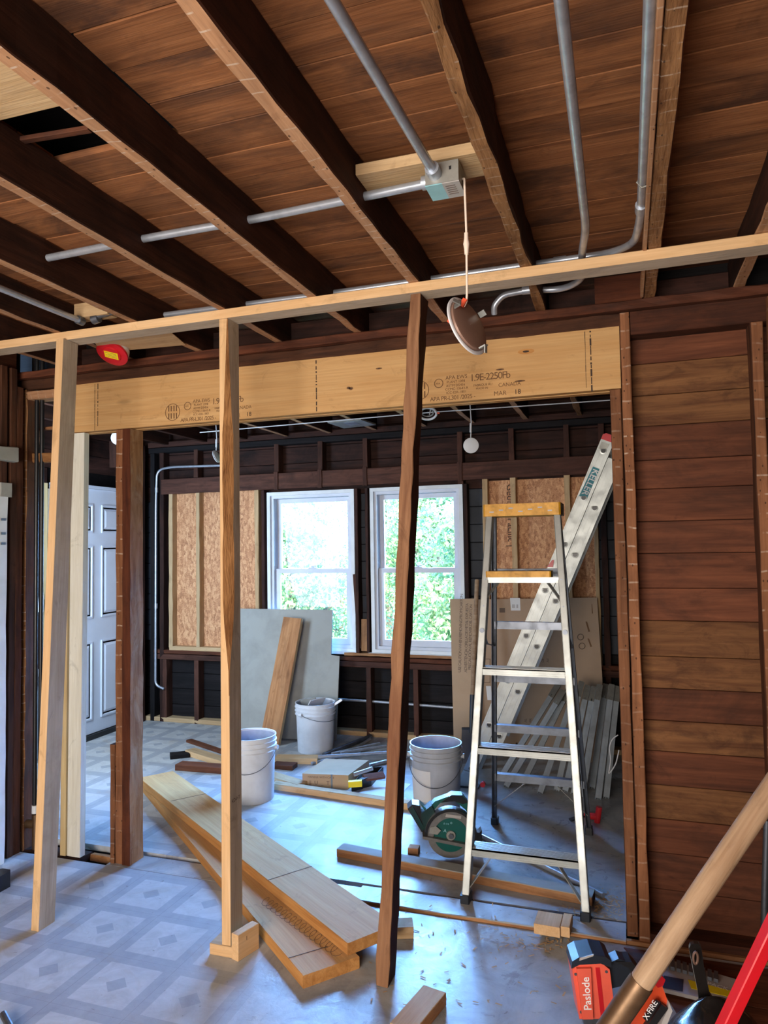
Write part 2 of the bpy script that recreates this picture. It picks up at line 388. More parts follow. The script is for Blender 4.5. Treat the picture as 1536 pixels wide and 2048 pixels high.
def stick(name, a, b, w, t, mat, wdir=(0, 1, 0), parent=None, face=None, rough=0.0, n=None, ch=.0018, wane=None, seed=0):
    """A length of timber from A to B (axis through its middle): local X = length, Y = width W along WDIR, Z = thickness T.
    FACE: {side: material}, side in 'y+','y-','z+','z-','x+','x-'."""
    a, b = V(a), V(b); L = (b - a).length; mw = frame_mw(a, b - a, wdir)
    rnd = random.Random(hash((round(a.x, 2), round(a.y, 2), round(a.z, 2), seed)) & 0xffff)
    n = n or (max(2, int(L / .12)) if rough else 1)
    mats = [mat]; fi = {}
    for k, m in (face or {}).items():
        mats.append(m); fi[k] = len(mats) - 1
    vs, fs, mi = [], [], []
    def ring(x, k):
        hw, ht = w / 2, t / 2; c = min(ch, hw * .4, ht * .4)
        cs = {q: c for q in range(4)}
        if wane: cs[wane[0]] = max(c, wane[1](k / n) * min(w, t))
        j = [rnd.gauss(0, rough) for _ in range(4)] if rough else [0] * 4
        out = []
        for q, (sy, sz) in enumerate(((-1, -1), (1, -1), (1, 1), (-1, 1))):
            cc = cs[q] + (abs(rnd.gauss(0, rough)) if rough else 0); Y = sy * (hw + j[q]); Z = sz * (ht + j[(q + 1) % 4] * .6)
            p1, p2 = (x, Y - sy * cc, Z), (x, Y, Z - sz * cc)
            out += [p2, p1] if q in (0, 2) else [p1, p2]
        return out
    for i in range(n + 1): vs += ring(L * i / n, i)
    # order: q0:(-Y edge pt, -Z edge pt) q1:(-Z pt, +Y pt) q2:(+Y pt,+Z pt) q3:(+Z pt,-Y pt)
    side = [None, 'z-', None, 'y+', None, 'z+', None, 'y-']
    for i in range(n):
        for q in range(8):
            q2 = (q + 1) % 8; k = i * 8
            fs.append((k + q, k + q2, k + 8 + q2, k + 8 + q)); mi.append(fi.get(side[q], 0) if side[q] else (fi.get(side[q - 1], 0)))
    fs.append(tuple(range(8))[::-1]); mi.append(fi.get('x-', 0)); fs.append(tuple(n * 8 + q for q in range(8))); mi.append(fi.get('x+', 0))
    return mobj(name, vs, fs, mat, mw, parent, False, mats, mi)

def fillet(pts, r, n=6):
    pts = [V(p) for p in pts]; out = [pts[0]]
    for i in range(1, len(pts) - 1):
        a, p, b = pts[i - 1], pts[i], pts[i + 1]; d1, d2 = (a - p), (b - p)
        k = min(r, d1.length * .49, d2.length * .49); s1, s2 = p + d1.normalized() * k, p + d2.normalized() * k
        for j in range(n + 1):
            t = j / n; out.append(s1 * (1 - t) ** 2 + p * 2 * t * (1 - t) + s2 * t * t)
    out.append(pts[-1]); return out

def conduit(name, pts, r, label, mat='galv', bend=.08, cat='conduit', couplings=()):
    o = empty(name, pts[0], label, cat)
    B().tube(fillet(pts, bend), r, 12).build('pipe', M[mat], o, MW[o], smooth=50)
    for c in couplings:
        c, d = V(c[0]), V(c[1]).normalized()
        B().tube([c - d * .022, c + d * .022], r * 1.35, 12).build('coupling', M['galv'], o, MW[o], smooth=50)
    return o

def text(body, size, o_, xdir, ydir, mat, parent, name='lettering', xs=1.0, off=0.0):
    """flat print: X along the writing, Y up the letters"""
    c = bpy.data.curves.new(name, 'FONT'); c.body = body; c.size = size; c.materials.append(mat); c.offset = off; c.space_character = xs
    c.resolution_u = 3
    mw = frame_mw(o_, xdir, ydir)
    o = bpy.data.objects.new(name, c); C.objects.link(o)
    dg = bpy.context.evaluated_depsgraph_get(); me = bpy.data.meshes.new_from_object(o.evaluated_get(dg))
    bpy.data.objects.remove(o); bpy.data.curves.remove(c)
    return link(bpy.data.objects.new(name, me), mw, parent)

def copy_tree(root, mw):
    r = root.copy(); C.objects.link(r); r.matrix_basis = mw; MW[r] = mw.copy()
    for ch in root.children:
        c = ch.copy(); C.objects.link(c); c.parent = r; c.matrix_parent_inverse = ch.matrix_parent_inverse.copy(); MW[c] = mw @ MW[root].inverted() @ MW[ch]
        for g in ch.children:
            d = g.copy(); C.objects.link(d); d.parent = c; d.matrix_parent_inverse = g.matrix_parent_inverse.copy()
    return r

def structure(name, loc=(0, 0, 0)): return empty(name, loc, kind='structure')
# ================================================================ STRUCTURE
ZJ, ZC, YW, YB, XL = 2.47, 2.612, 2.955, 5.47, -4.12     # joist bottoms, ceiling boards, partition face, back-wall stud face, far left wall
# ---- floor
fl = structure('floor')
B().box((-3.05, -1.6, -.03), (.58, 2.925, 0)).build('vinyl_sheet', M['floor'], fl)
B().box((-4.3, 3.108, -.03), (.2, 5.64, 0)).build('vinyl_sheet', M['floor'], fl)
B().box((-4.3, 2.9, -.16), (.58, 3.1, -.13)).build('void_bottom', M['dirt'], fl)
B().box((-4.3, 3.105, -.15), (.58, 3.115, -.03)).box((-4.3, 2.92, -.15), (.58, 2.928, -.03)).build('void_side', M['black_board'], fl)
stick('plank', (-1.16, 3.0, .001), (-.046, 3.0, .001), .134, .022, M['floor'], parent=fl, face={'y-': M['scrap']}, rough=.0012, n=20)
stick('plank', (-2.44, 3.0, -.0105), (-1.16, 3.0, -.0105), .142, .02, M['floor'], parent=fl, n=10)
stick('plank', (-2.44, 2.985, -.05), (.5, 2.985, -.05), .1, .04, M['black_board'], parent=fl)
stick('plank', (-2.62, 3.045, -.03), (-2.44, 3.04, -.03), .03, .03, M['bark_wood'], parent=fl, rough=.002)
stick('plank', (-4.2, 3.0, -.02), (-2.62, 3.0, -.02), .1, .03, M['dark_board'], parent=fl, rough=.003)
for pts in (((-.055, 2.90), (.075, 2.66), (.56, 2.66), (.56, 2.90)), ((.075, 2.655), (.16, 2.40), (.56, 2.40), (.56, 2.655)), ((.17, 2.395), (.2, 1.9), (.56, 1.9), (.56, 2.395))):
    B().prism3([V((*p, .0)) for p in pts], V((0, 0, .004))).build('plank', M['wall_board'], fl)  # flat brown polygons laid over the vinyl by the right wall
# ---- ceiling boards (run across the joists), with the open gap in one bay
ce = structure('ceiling', (0, 0, ZC))
y = 1.44 - .1285 * 23; rc = random.Random(3); gap = (1.28, 1.475)
while y < 5.62:
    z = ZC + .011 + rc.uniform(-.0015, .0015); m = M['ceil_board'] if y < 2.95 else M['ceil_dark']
    w = .1285 - .0035
    if y + w > gap[0] and y < gap[1]: segs = ((-4.25, -1.49), (-1.075, .6))
    else: segs = ((-4.25, .6),)
    for a, b in segs: stick('plank', (a, y + w / 2, z), (b, y + w / 2, z), w, .02, m, parent=ce, ch=.001)
    y += .1285
B().box((-4.3, -1.7, 2.76), (.62, 5.7, 2.8)).box((-4.3, -1.7, 2.6), (-4.26, 5.7, 2.78)).box((.58, -1.7, 2.6), (.62, 5.7, 2.78)).box((-4.3, -1.7, 2.6), (.62, -1.66, 2.78)).box((-4.3, 5.66, 2.6), (.62, 5.7, 2.78)).build('top_light_block', M['black_board'], ce)  # black lid added above the ceiling boards to shut out sky light
# ---- roof eave outside keeps the sky off the heads of the windows
# ---- joists
JX = {'a': .430, 'b': .115, 'c': -.297, 'd': -.695, 'e': -1.098, 'f': -1.489, 'g': -1.911, 'h': -2.305, 'i': -2.705}
JL = {'a': ('old ceiling joist over the planked wall beside the right wall corner', 'joist_side', 'joist_face'),
      'b': ('light rough-faced ceiling joist with a metal conduit strapped along its side', 'joist_red', 'joist_rough'),
      'c': ('rough splintery ceiling joist between the hanging downlight and the bent conduits', 'joist_side', 'joist_rough'),
      'd': ('pale-faced ceiling joist meeting the new plate above the dark leaning stud', 'joist_side', 'joist_face'),
      'e': ('ceiling joist beside the open gap, nail-holed face, crossing above the bark-edged stud', 'joist_side', 'joist_face'),
      'f': ('ceiling joist on the far side of the open ceiling gap, narrow pale face', 'joist_side', 'joist_face'),
      'g': ('ceiling joist running down to the pale patch board behind the red alarm', 'joist_side', 'joist_face'),
      'h': ('thin-looking ceiling joist next to the conduit with the green junction box', 'joist_side', 'joist_face'),
      'i': ('last ceiling joist of the near room, by the old white door casing', 'joist_side', 'joist_face')}
for k, x in JX.items():
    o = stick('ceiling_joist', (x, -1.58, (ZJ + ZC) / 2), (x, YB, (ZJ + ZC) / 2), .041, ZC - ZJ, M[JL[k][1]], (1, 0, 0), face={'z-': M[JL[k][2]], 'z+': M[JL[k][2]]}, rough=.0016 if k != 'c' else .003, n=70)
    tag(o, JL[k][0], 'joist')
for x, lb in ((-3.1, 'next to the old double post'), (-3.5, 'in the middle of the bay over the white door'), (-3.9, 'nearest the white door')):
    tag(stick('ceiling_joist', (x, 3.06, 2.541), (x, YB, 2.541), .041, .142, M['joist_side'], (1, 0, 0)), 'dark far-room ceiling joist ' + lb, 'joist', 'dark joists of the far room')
stick('batten', (.087, -1.5, 2.49), (.087, 2.9, 2.49), .012, .05, M['joist_face'], (1, 0, 0), parent=ce)

# ---- partition: old top plates, blocking, posts, planked bay
pa = structure('wall_partition', (0, YW, 0))
stick('plate', (-3.05, 2.985, 2.4515), (-.62, 2.985, 2.4515), .12, .037, M['plate_old'], parent=pa, rough=.002, n=30)
stick('plate', (-.615, 2.985, 2.4515), (.58, 2.985, 2.4515), .12, .037, M['plate_old'], parent=pa, rough=.002, n=14)
stick('plate', (-3.05, 3.0, 2.406), (.004, 3.0, 2.406), .09, .053, M['post_dark'], parent=pa, rough=.002, n=30)
stick('plate', (.042, 3.0, 2.386), (.54, 3.0, 2.386), .09, .094, M['plate_old'], parent=pa, rough=.001)
xs = sorted(JX.values())
for a, b in zip(xs, xs[1:]):
    if abs(b - a) < .2: continue
    stick('blocking', (a + .022, 3.035, 2.53), (b - .022, 3.035, 2.53), .02, .105 if (a + b) / 2 < -.3 else .075, M['dark_board'], parent=pa, rough=.001)
B().box((-.09, 3.0, 2.475), (.09, 3.02, 2.6)).build('blocking', M['joist_red'], pa)
zs = [2.36, 2.24, 2.111, 1.987, 1.849, 1.734, 1.604, 1.477, 1.339, 1.211, 1.071, .946, .821, .702, .57, .44, .31, .17, .03]
for i, (z1, z0) in enumerate(zip(zs, zs[1:])):
    m = M['wall_board_tan'] if i in (1, 2, 9, 10, 12, 14) else M['wall_board']
    stick('plank', (-.01, 3.056 + (i % 3) * .0012, (z0 + z1) / 2), (.56, 3.056, (z0 + z1) / 2), z1 - z0 - .002, .02, m, (0, 0, 1), parent=pa, ch=.0018)
stick('plate', (.042, 3.0, .02), (.56, 3.0, .02), .09, .04, M['plate_old'], parent=pa)
stick('plate', (-.06, 2.95, -.006), (.45, 2.95, -.006), .02, .03, M['scrap'], parent=pa)
def post(name, a, b, w, t, label, mat='post_dark', face=None, **k):
    return tag(stick(name, a, b, w, t, M[mat], (1, 0, 0), face=face, **k), label, 'post')
F_ = {'z-': M['post'], 'z+': M['post']}
post('jack_post', (-.0225, 3.0, .02), (-.0225, 3.0, 2.127), .04, .09, 'brown lath-marked post under the beam end, beside the ladder', face=F_, rough=.0008)
post('king_post', (.0215, 3.0, .0), (.0215, 3.0, 2.431), .039, .09, 'brown post beside the beam end, at the planked bay', face=F_, rough=.0012)
post('corner_post', (.487, 3.0, .04), (.487, 3.0, 2.339), .040, .09, 'brown lath-marked corner post at the end of the planked bay', face=F_, rough=.0015)
# old double post carrying the beam, with its short sister piece
o = empty('old_beam_post', (-2.34, 3.0, 0), 'old splintered double post under the beam, in front of the white door', 'post')
stick('stud', (-2.388, 3.0, 0), (-2.388, 3.0, 2.127), .042, .09, M['post_dark'], (1, 0, 0), o, F_, rough=.0012)
stick('stud', (-2.341, 3.0, 0), (-2.341, 3.0, 2.127), .046, .105, M['joist_red'], (1, 0, 0), o, {'y+': M['post_side'], 'y-': M['post_dark']}, rough=.0015)
stick('sister_piece', (-2.422, 2.985, 0), (-2.422, 2.985, .57), .026, .07, M['post_dark'], (1, 0, 0), o, F_, rough=.001)
# far left posts of the opening
o = tag(stick('white_post', (-2.66, 2.974, 0), (-2.645, 2.974, 2.127), .08, .038, M['white_wood'], (1, 0, 0)), 'white-washed new post under the beam, beside the bark-free grey stud', 'post')
tag(stick('cream_post', (-2.722, 2.985, .0), (-2.715, 2.985, 2.3), .034, .07, M['cream_wood'], (1, 0, 0)), 'narrow cream post right behind the grey-sided new stud', 'post')
tag(stick('brown_post', (-2.757, 3.01, .0), (-2.75, 3.01, 2.3), .03, .05, M['post_dark'], (1, 0, 0)), 'thin red-brown post beside the narrow cream post', 'post')
tag(stick('jamb_post', (-3.005, 3.0, -.02), (-3.005, 3.0, 2.38), .056, .09, M['post_dark'], (1, 0, 0), face={'z-': M['joist_rough'], 'z+': M['post']}, rough=.0025), 'rough brown post beside the black pipe', 'post')
tag(stick('old_door_stud', (-2.99, 2.9, .0), (-2.99, 2.9, 2.38), .05, .042, M['post_dark'], (1, 0, 0), rough=.001), 'dark brown stud between the white door casing and the rough post', 'post')
stick('header', (-3.0, 3.0, 2.35), (-2.7, 3.0, 2.35), .09, .045, M['joist_face'], parent=pa, rough=.003)
stick('header', (-3.0, 3.02, 2.02), (-2.7, 3.02, 2.02), .05, .05, M['bark_wood'], parent=pa, rough=.004)
stick('header', (-3.0, 3.03, 2.18), (-2.7, 3.03, 2.18), .02, .015, M['scrap'], parent=pa, rough=.002)

# ---- near side walls (just in view at the frame's two edges) and the shell behind the viewer
wl = structure('wall_left_near', (-3.0, 2, 0))
for i in range(18): stick('plank', (-3.045, -1.6, .07 + i * .145), (-3.045, 2.94, .07 + i * .145), .141, .02, M['wall_board'], (0, 0, 1), wl)
for yy in (2.86, 2.80): stick('stud', (-3.0, yy, 0), (-3.0, yy, 2.47), .04, .07, M['post_dark'], (0, 1, 0), wl, rough=.001)
wr = structure('wall_right_near', (.56, 2, 0))
for i in range(18): stick('plank', (.575, -1.6, .07 + i * .145), (.575, 3.04, .07 + i * .145), .141, .02, M['wall_board'], (0, 0, 1), wr)
stick('plate', (.54, -1.6, 2.44), (.54, 3.0, 2.44), .05, .05, M['plate_old'], parent=wr)
stick('stud', (.54, 2.9, 0), (.54, 2.9, 2.41), .05, .04, M['post'], (1, 0, 0), wr, rough=.001)
wn = structure('wall_rear_near', (-1.2, -1.55, 0))
B().box((-3.05, -1.66, 0), (.6, -1.6, .45)).box((-3.05, -1.66, 2.05), (.6, -1.6, 2.62)).box((-3.05, -1.66, .45), (-2.45, -1.6, 2.05)).box((.05, -1.66, .45), (.6, -1.6, 2.05)).box((-2.45, -1.68, .45), (.05, -1.66, 2.05)).build('boarding', M['wall_board'], wn)

# ---- far left wall with the white six-panel door
ll = structure('wall_left_far', (XL, 4.4, 0))
X0 = XL - .1
for i in range(18):
    z = .07 + i * .145
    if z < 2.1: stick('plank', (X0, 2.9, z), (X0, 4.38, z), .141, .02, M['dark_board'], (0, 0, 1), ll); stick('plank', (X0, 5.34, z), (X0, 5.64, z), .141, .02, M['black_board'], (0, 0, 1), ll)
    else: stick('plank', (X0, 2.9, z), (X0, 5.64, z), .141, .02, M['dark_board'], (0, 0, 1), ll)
for yy, z0, m in ((3.3, 0, 'dark_stud'), (3.7, 0, 'dark_stud'), (4.06, 0, 'scrap'), (4.19, 2.1, 'post'), (4.69, 2.24, 'dark_stud'), (5.1, 2.24, 'dark_stud'), (5.36, 0, 'black_board'), (5.43, 0, 'dark_board')):
    stick('stud', (XL - .045, yy, z0), (XL - .045, yy, 2.47), .042, .09, M[m], (0, 1, 0), ll, rough=.001)
stick('header', (XL - .045, 4.0, 2.14), (XL - .045, 5.4, 2.14), .09, .09, M['dark_stud'], parent=ll)
stick('header', (XL - .045, 4.0, 2.085), (XL - .045, 4.4, 2.085), .09, .05, M['post'], parent=ll)
stick('trim_strip', (XL - .01, 4.27, 0), (XL - .01, 4.27, 2.04), .05, .02, M['cream_wood'], (0, 1, 0), ll)
stick('trim_strip', (XL - .015, 4.335, 0), (XL - .015, 4.335, 2.0), .06, .02, M['pine_grey'], (0, 1, 0), ll)
stick('trim_strip', (XL - .02, 4.14, 0), (XL - .02, 4.14, 2.04), .05, .02, M['pine_grey'], (0, 1, 0), ll)
d1 = structure('door_1', (XL, 4.45, 0))
b = B(); xd = XL - .035
b.box((xd - .03, 4.45, .045), (xd, 5.27, 2.033), ch=0).build('door_slab', M['door'], d1)
for (y0, y1) in ((4.565, 4.812), (4.918, 5.165)):
    for (z0, z1) in ((1.674, 1.905), (.976, 1.566), (.155, .785)):
        b = B()   # raised panel inside a sunk moulding
        pr = [(0, .004), (.012, .004), (.018, -.006), (.03, -.006), (.05, .003)]
        for (q0, h0), (q1, h1) in zip(pr, pr[1:]):
            r0 = [(y0 + q0, z0 + q0), (y1 - q0, z0 + q0), (y1 - q0, z1 - q0), (y0 + q0, z1 - q0)]; r1 = [(y0 + q1, z0 + q1), (y1 - q1, z0 + q1), (y1 - q1, z1 - q1), (y0 + q1, z1 - q1)]
            vs = [V((xd + .006 + h0, *p)) for p in r0] + [V((xd + .006 + h1, *p)) for p in r1]
            b.add(vs, [(i, (i + 1) % 4, (i + 1) % 4 + 4, i + 4) for i in range(4)])
        b.add([V((xd + .006 + .003, *p)) for p in r1], [(0, 1, 2, 3)])
        vs = [V((xd, *p)) for p in ((y0, z0), (y1, z0), (y1, z1), (y0, z1))] + [V((xd + .01, *p)) for p in ((y0, z0), (y1, z0), (y1, z1), (y0, z1))]
        b.add(vs, [(i, (i + 1) % 4, (i + 1) % 4 + 4, i + 4) for i in range(4)])
        b.build('door_panel', M['door'], d1)
B().box((XL - .12, 4.4, 0), (XL - .01, 5.3, .04)).build('door_gap_strip', M['black'], d1)  # solid black strip filling the dark gap under the door
B().box((XL - .1, 4.41, .0), (XL - .02, 4.447, 2.04)).box((XL - .1, 5.273, .0), (XL - .02, 5.31, 2.04)).box((XL - .1, 4.41, 2.035), (XL - .02, 5.31, 2.06)).build('door_frame', M['door'], d1)

# ---- far right wall
rr = structure('wall_right_far', (.03, 4.3, 0))
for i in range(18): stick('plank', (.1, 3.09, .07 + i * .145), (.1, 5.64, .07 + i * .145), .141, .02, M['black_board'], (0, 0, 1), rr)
for yy in (3.5, 3.9, 4.3, 4.7, 5.1, 5.4): stick('stud', (.045, yy, 0), (.045, yy, 2.47), .042, .08, M['dark_board'], (0, 1, 0), rr)

# ---- back wall
bw = structure('wall_back', (-2, YB, 0))
WX = ((-2.91, -2.11), (-1.972, -1.2)); WZ = (.66, 2.004)
for i in range(19):
    z0 = .0 + i * .1405; z1 = z0 + .137; z = (z0 + z1) / 2; yy = YB + .1
    segs = [(-4.25, .1)] if not (z > WZ[0] and z < WZ[1]) else [(-4.25, WX[0][0] - .0), (WX[0][1], WX[1][0]), (WX[1][1], .1)]
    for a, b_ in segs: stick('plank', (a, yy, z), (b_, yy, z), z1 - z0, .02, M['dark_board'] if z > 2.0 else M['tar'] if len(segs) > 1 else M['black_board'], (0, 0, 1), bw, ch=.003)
SY = YB + .045
def vst(x, z0, z1, m='dark_stud', w=.042, y=SY, t=.09): return stick('stud', (x, y, z0), (x, y, z1), w, t, M[m], (1, 0, 0), bw, rough=.0014)
stick('plate', (-4.15, SY, .019), (.02, SY, .019), .09, .038, M['pine_pale'], parent=bw, rough=.001)
for x in (-3.93, -3.603, -2.8, -2.4, -1.997, -1.603, -1.2, -.8, -.4): vst(x, .0 if x in (-3.603, -1.997, -1.603) else .038, .55, y=SY - .001)
stick('plate', (-4.05, SY, .572), (.02, SY, .572), .09, .045, M['dark_stud'], parent=bw, rough=.001)
stick('sill_board', (-4.05, SY, .617), (.02, SY, .617), .09, .034, M['plate_old'], parent=bw, rough=.002, n=40)
stick('sill_board', (-2.2, SY - .02, .655), (-1.18, SY - .02, .655), .08, .022, M['scrap'], parent=bw, rough=.002, n=14)
# header zone
stick('header', (-3.96, SY - .04, 2.09), (.02, SY - .04, 2.1), .02, .135, M['dark_stud'], parent=bw, rough=.001)
stick('plate', (-4.1, SY, 2.475), (.03, SY, 2.475), .1, .045, M['dark_board'], parent=bw)
stick('plate', (-4.1, SY, 2.425), (.03, SY, 2.425), .085, .045, M['black_board'], parent=bw)
for x in (-3.603, -2.805, -2.4, -2.0, -1.21, -.81, -.4): vst(x, 2.16 if x != -1.21 else 2.0, 2.41)
for x in (-2.805, -2.4, -2.0, -1.21): vst(x, 2.02, 2.17, w=.038, y=SY - .045, t=.03)
# studs full height at the corners and beside the windows
vst(-4.06, 0, 2.4, 'black_board'); vst(-3.96, 0, 2.4, 'dark_board'); vst(-.205, .04, 2.03, 'pine_pale', .03); vst(-.15, .04, 2.4, 'dark_board')
# new framing and OSB infill on both sides of the windows
B().box((-3.9, YB + .07, .66), (-2.99, YB + .082, 2.05)).build('osb_panel', M['osb'], bw)
B().box((-1.04, YB + .07, .66), (-.19, YB + .082, 2.02)).build('osb_panel', M['osb'], bw)
B().box((-2.96, YB + .085, .66), (-2.91, YB + .09, 2.02)).build('tar_strip', M['tar'], bw)
for x, w in ((-3.866, .04), (-3.585, .036), (-3.0, .038)): vst(x, .655, 2.045, 'pine_pale', w)
stick('plate', (-3.88, SY, .65), (-2.98, SY, .65), .09, .036, M['pine_pale'], parent=bw)
for x, z1 in ((-1.02, 2.03), (-.803, 2.05), (-.403, 2.05)): vst(x, .66, z1, 'pine_pale', .042)
vst(-2.94, .66, 2.02, 'dark_board', .03); vst(-2.085, .66, 2.0, 'dark_board', .026); vst(-1.995, .66, 2.0, 'dark_board', .022); vst(-1.175, .66, 2.0, 'dark_board', .03)
stick('shim', (-2.075, SY - .03, .7), (-2.11, SY - .03, 1.3), .03, .012, M['dark_stud'], (1, 0, 0), bw)
text('Georgia-Pacific |', .074, (-.86, YB + .0695, 1.99), (0, 0, -1), (1, 0, 0), M['ink_dark'], bw, 'stamp_lettering')

# ---- windows
def window(n, x0, x1, z0=.665, z1=2.0):
    w = structure('window_%d' % n, (x0, YB, z0))
    def ring(name, a, b_, c, d, t, y0, y1, m=M['vinyl'], bot=None):
        bb = B(); bt = bot or t
        return bb.box((a, y0, c), (a + t, y1, d)).box((b_ - t, y0, c), (b_, y1, d)).box((a + t, y0, d - t), (b_ - t, y1, d)).box((a + t, y0, c), (b_ - t, y1, c + bt)).build(name, m, w)
    ring('window_frame', x0, x1, z0, z1, .03, YB + .02, YB + .17, M['white_paint'])
    ring('window_track', x0 + .03, x1 - .03, z0 + .03, z1 - .03, .024, YB + .04, YB + .15)
    us = ring('upper_sash', x0 + .056, x1 - .056, 1.312, z1 - .056, .036, YB + .105, YB + .135)
    ls = ring('lower_sash', x0 + .056, x1 - .056, z0 + .054, 1.346, .038, YB + .07, YB + .1, bot=.05)
    B().box((x0 + .09, YB + .118, 1.34), (x1 - .09, YB + .121, z1 - .09)).build('pane', M['glass'], us)
    B().box((x0 + .09, YB + .083, z0 + .1), (x1 - .09, YB + .086, 1.31)).build('pane', M['glass'], ls)
    xm = (x0 + x1) / 2
    B().box((xm - .035, YB + .06, 1.346), (xm + .035, YB + .1, 1.356)).lathe([(.001, 0), (.014, 0), (.014, .014), (.001, .014)], 12, mw=Matrix.Translation((xm, YB + .08, 1.356))).box((xm - .005, YB + .055, 1.362), (xm + .04, YB + .068, 1.37)).build('sash_lock', M['vinyl'], ls)
    B().box((x0 - .02, YB - .005, z0 - .014), (x1 + .01, YB + .12, z0 + .004)).build('sill', M['white_paint'], w)
window(1, *WX[0]); window(2, *WX[1])

# ---- outside: ground and trees
gd_ = mobj('ground', [(-60, 7, -3.2), (60, 7, -3.2), (60, 80, -3.2), (-60, 80, -3.2)], [(0, 1, 2, 3)], M['concrete']); gd_['kind'] = 'structure'
def tree(x, y, h, r, seed, label):
    rg = np.random.default_rng(seed); o = empty('leafy_tree', (x, y, -3.2), label, 'tree')
    B().tube([(x, y, -3.2), (x + .1, y, -3.2 + h * .35), (x - .1, y + .1, -3.2 + h * .8)], [.22, .17, .06], 10).build('trunk', M['bark'], o, MW[o], smooth=60)
    nb = 46; th = rg.uniform(0, 2 * np.pi, nb); rad = r * np.sqrt(rg.uniform(.05, 1, nb)); zz = -3.2 + h * (.3 + .68 * rg.uniform(0, 1, nb))
    sq = np.sin(np.clip((zz + 3.2 - h * .2) / (h * .85), 0, 1) * np.pi) ** .5
    cen = np.stack([x + np.cos(th) * rad * sq, y + np.sin(th) * rad * sq, zz], 1)
    bb = B()
    for i in range(0, nb, 3): bb.tube([(x, y, cen[i, 2] - .7), tuple(cen[i])], [.06, .02], 5)
    bb.build('branch', M['bark'], o, MW[o])['kind'] = 'stuff'
    n = 420; c = np.repeat(cen, n, 0); d = rg.normal(size=(nb * n, 3)); d /= np.linalg.norm(d, axis=1)[:, None]
    p = c + d * (rg.uniform(.55, 1, (nb * n, 1)) * r * .34)
    a = rg.normal(size=p.shape); a /= np.linalg.norm(a, axis=1)[:, None]; b_ = np.cross(a, rg.normal(size=p.shape)); b_ /= np.linalg.norm(b_, axis=1)[:, None]
    s = rg.uniform(.035, .075, (len(p), 1)); vs = np.stack([p - a * s, p - b_ * s * .6, p + a * s, p + b_ * s * .6], 1).reshape(-1, 3)
    me = bpy.data.meshes.new('foliage'); k = len(p); me.vertices.add(4 * k); me.vertices.foreach_set('co', vs.ravel().astype(np.float32))
    me.loops.add(4 * k); me.loops.foreach_set('vertex_index', np.arange(4 * k, dtype=np.int32)); me.polygons.add(k)
    me.polygons.foreach_set('loop_start', np.arange(0, 4 * k, 4, dtype=np.int32)); me.materials.append(M['leaf']); me.update(calc_edges=True)
    f = link(bpy.data.objects.new('foliage', me), Matrix.Identity(4), o); f['kind'] = 'stuff'
tree(-7.6, 15.5, 6.0, 1.75, 1, 'sunlit green tree outside, filling most of the window nearer the door')
tree(-5.3, 20.6, 6.6, 1.9, 2, 'green tree outside, seen between the two windows and the leaning stud')
tree(-2.9, 15.5, 5.6, 1.7, 3, 'pale sunlit tree outside the window beside the stepladder')
tree(-11.0, 20.6, 7.4, 2.1, 4, 'tree outside at the door-side edge of the window near the door')
tree(-9.2, 27.5, 8.6, 2.8, 5, 'farthest tall tree outside, behind the others in the window nearer the door')
tree(-2.4, 27.0, 8.0, 2.6, 6, 'far tree outside behind the pale one in the window beside the stepladder')
#@@OBJ
# ---- unseen skins added behind the boards to stop light leaks
def skin(parent, *boxes):
    b = B()
    for a, c in boxes: b.box(a, c)
    return b.build('leak_blocker', M['black_board'], parent)
skin(bw, ((-4.3, YB + .125, -.1), (WX[0][0], YB + .16, 2.7)), ((WX[0][1], YB + .125, -.1), (WX[1][0], YB + .16, 2.7)), ((WX[1][1], YB + .125, -.1), (.2, YB + .16, 2.7)),
     ((WX[0][0], YB + .125, -.1), (WX[0][1], YB + .16, WZ[0])), ((WX[0][0], YB + .125, WZ[1]), (WX[0][1], YB + .16, 2.7)), ((WX[1][0], YB + .125, -.1), (WX[1][1], YB + .16, WZ[0])), ((WX[1][0], YB + .125, WZ[1]), (WX[1][1], YB + .16, 2.7)))
skin(ll, ((-4.29, 2.6, -.15), (-4.255, 5.63, 2.7)))
skin(rr, ((.125, 3.08, -.15), (.16, 5.63, 2.7)))
skin(pa, ((-.01, 3.068, -.1), (.62, 3.078, 2.47)), ((.04, 3.06, 2.44), (.62, 3.1, 2.7)), ((-4.29, 3.05, -.1), (-3.04, 3.08, 2.7)))
skin(pa, ((-3.3, 3.06, 2.36), (-2.6, 3.09, 2.76)))
skin(wl, ((-3.09, -1.66, -.1), (-3.06, 2.99, 2.62)))
skin(wr, ((.59, -1.66, -.1), (.62, 3.08, 2.62)))
skin(wn, ((-3.09, -1.72, -.1), (.62, -1.69, 2.62)))

# ================================================================ THINGS
def cr(u): return CR * u
# ---- new framing in front of the old opening
tp = stick('top_plate', (-2.96, 2.5, 2.451), (.545, 2.475, 2.4505), .089, .037, M['pine'], (0, 1, 0), face={'z-': M['pine_grey']}, n=4)
tag(tp, 'long new pine top plate nailed up under the joists', 'plate')
s1 = stick('new_stud', (-2.297, 2.385, .0), (-2.273, 2.474, 2.431), .038, .089, M['pine'], (1, 0, 0), face={'y+': M['pine_grey']}, n=4)
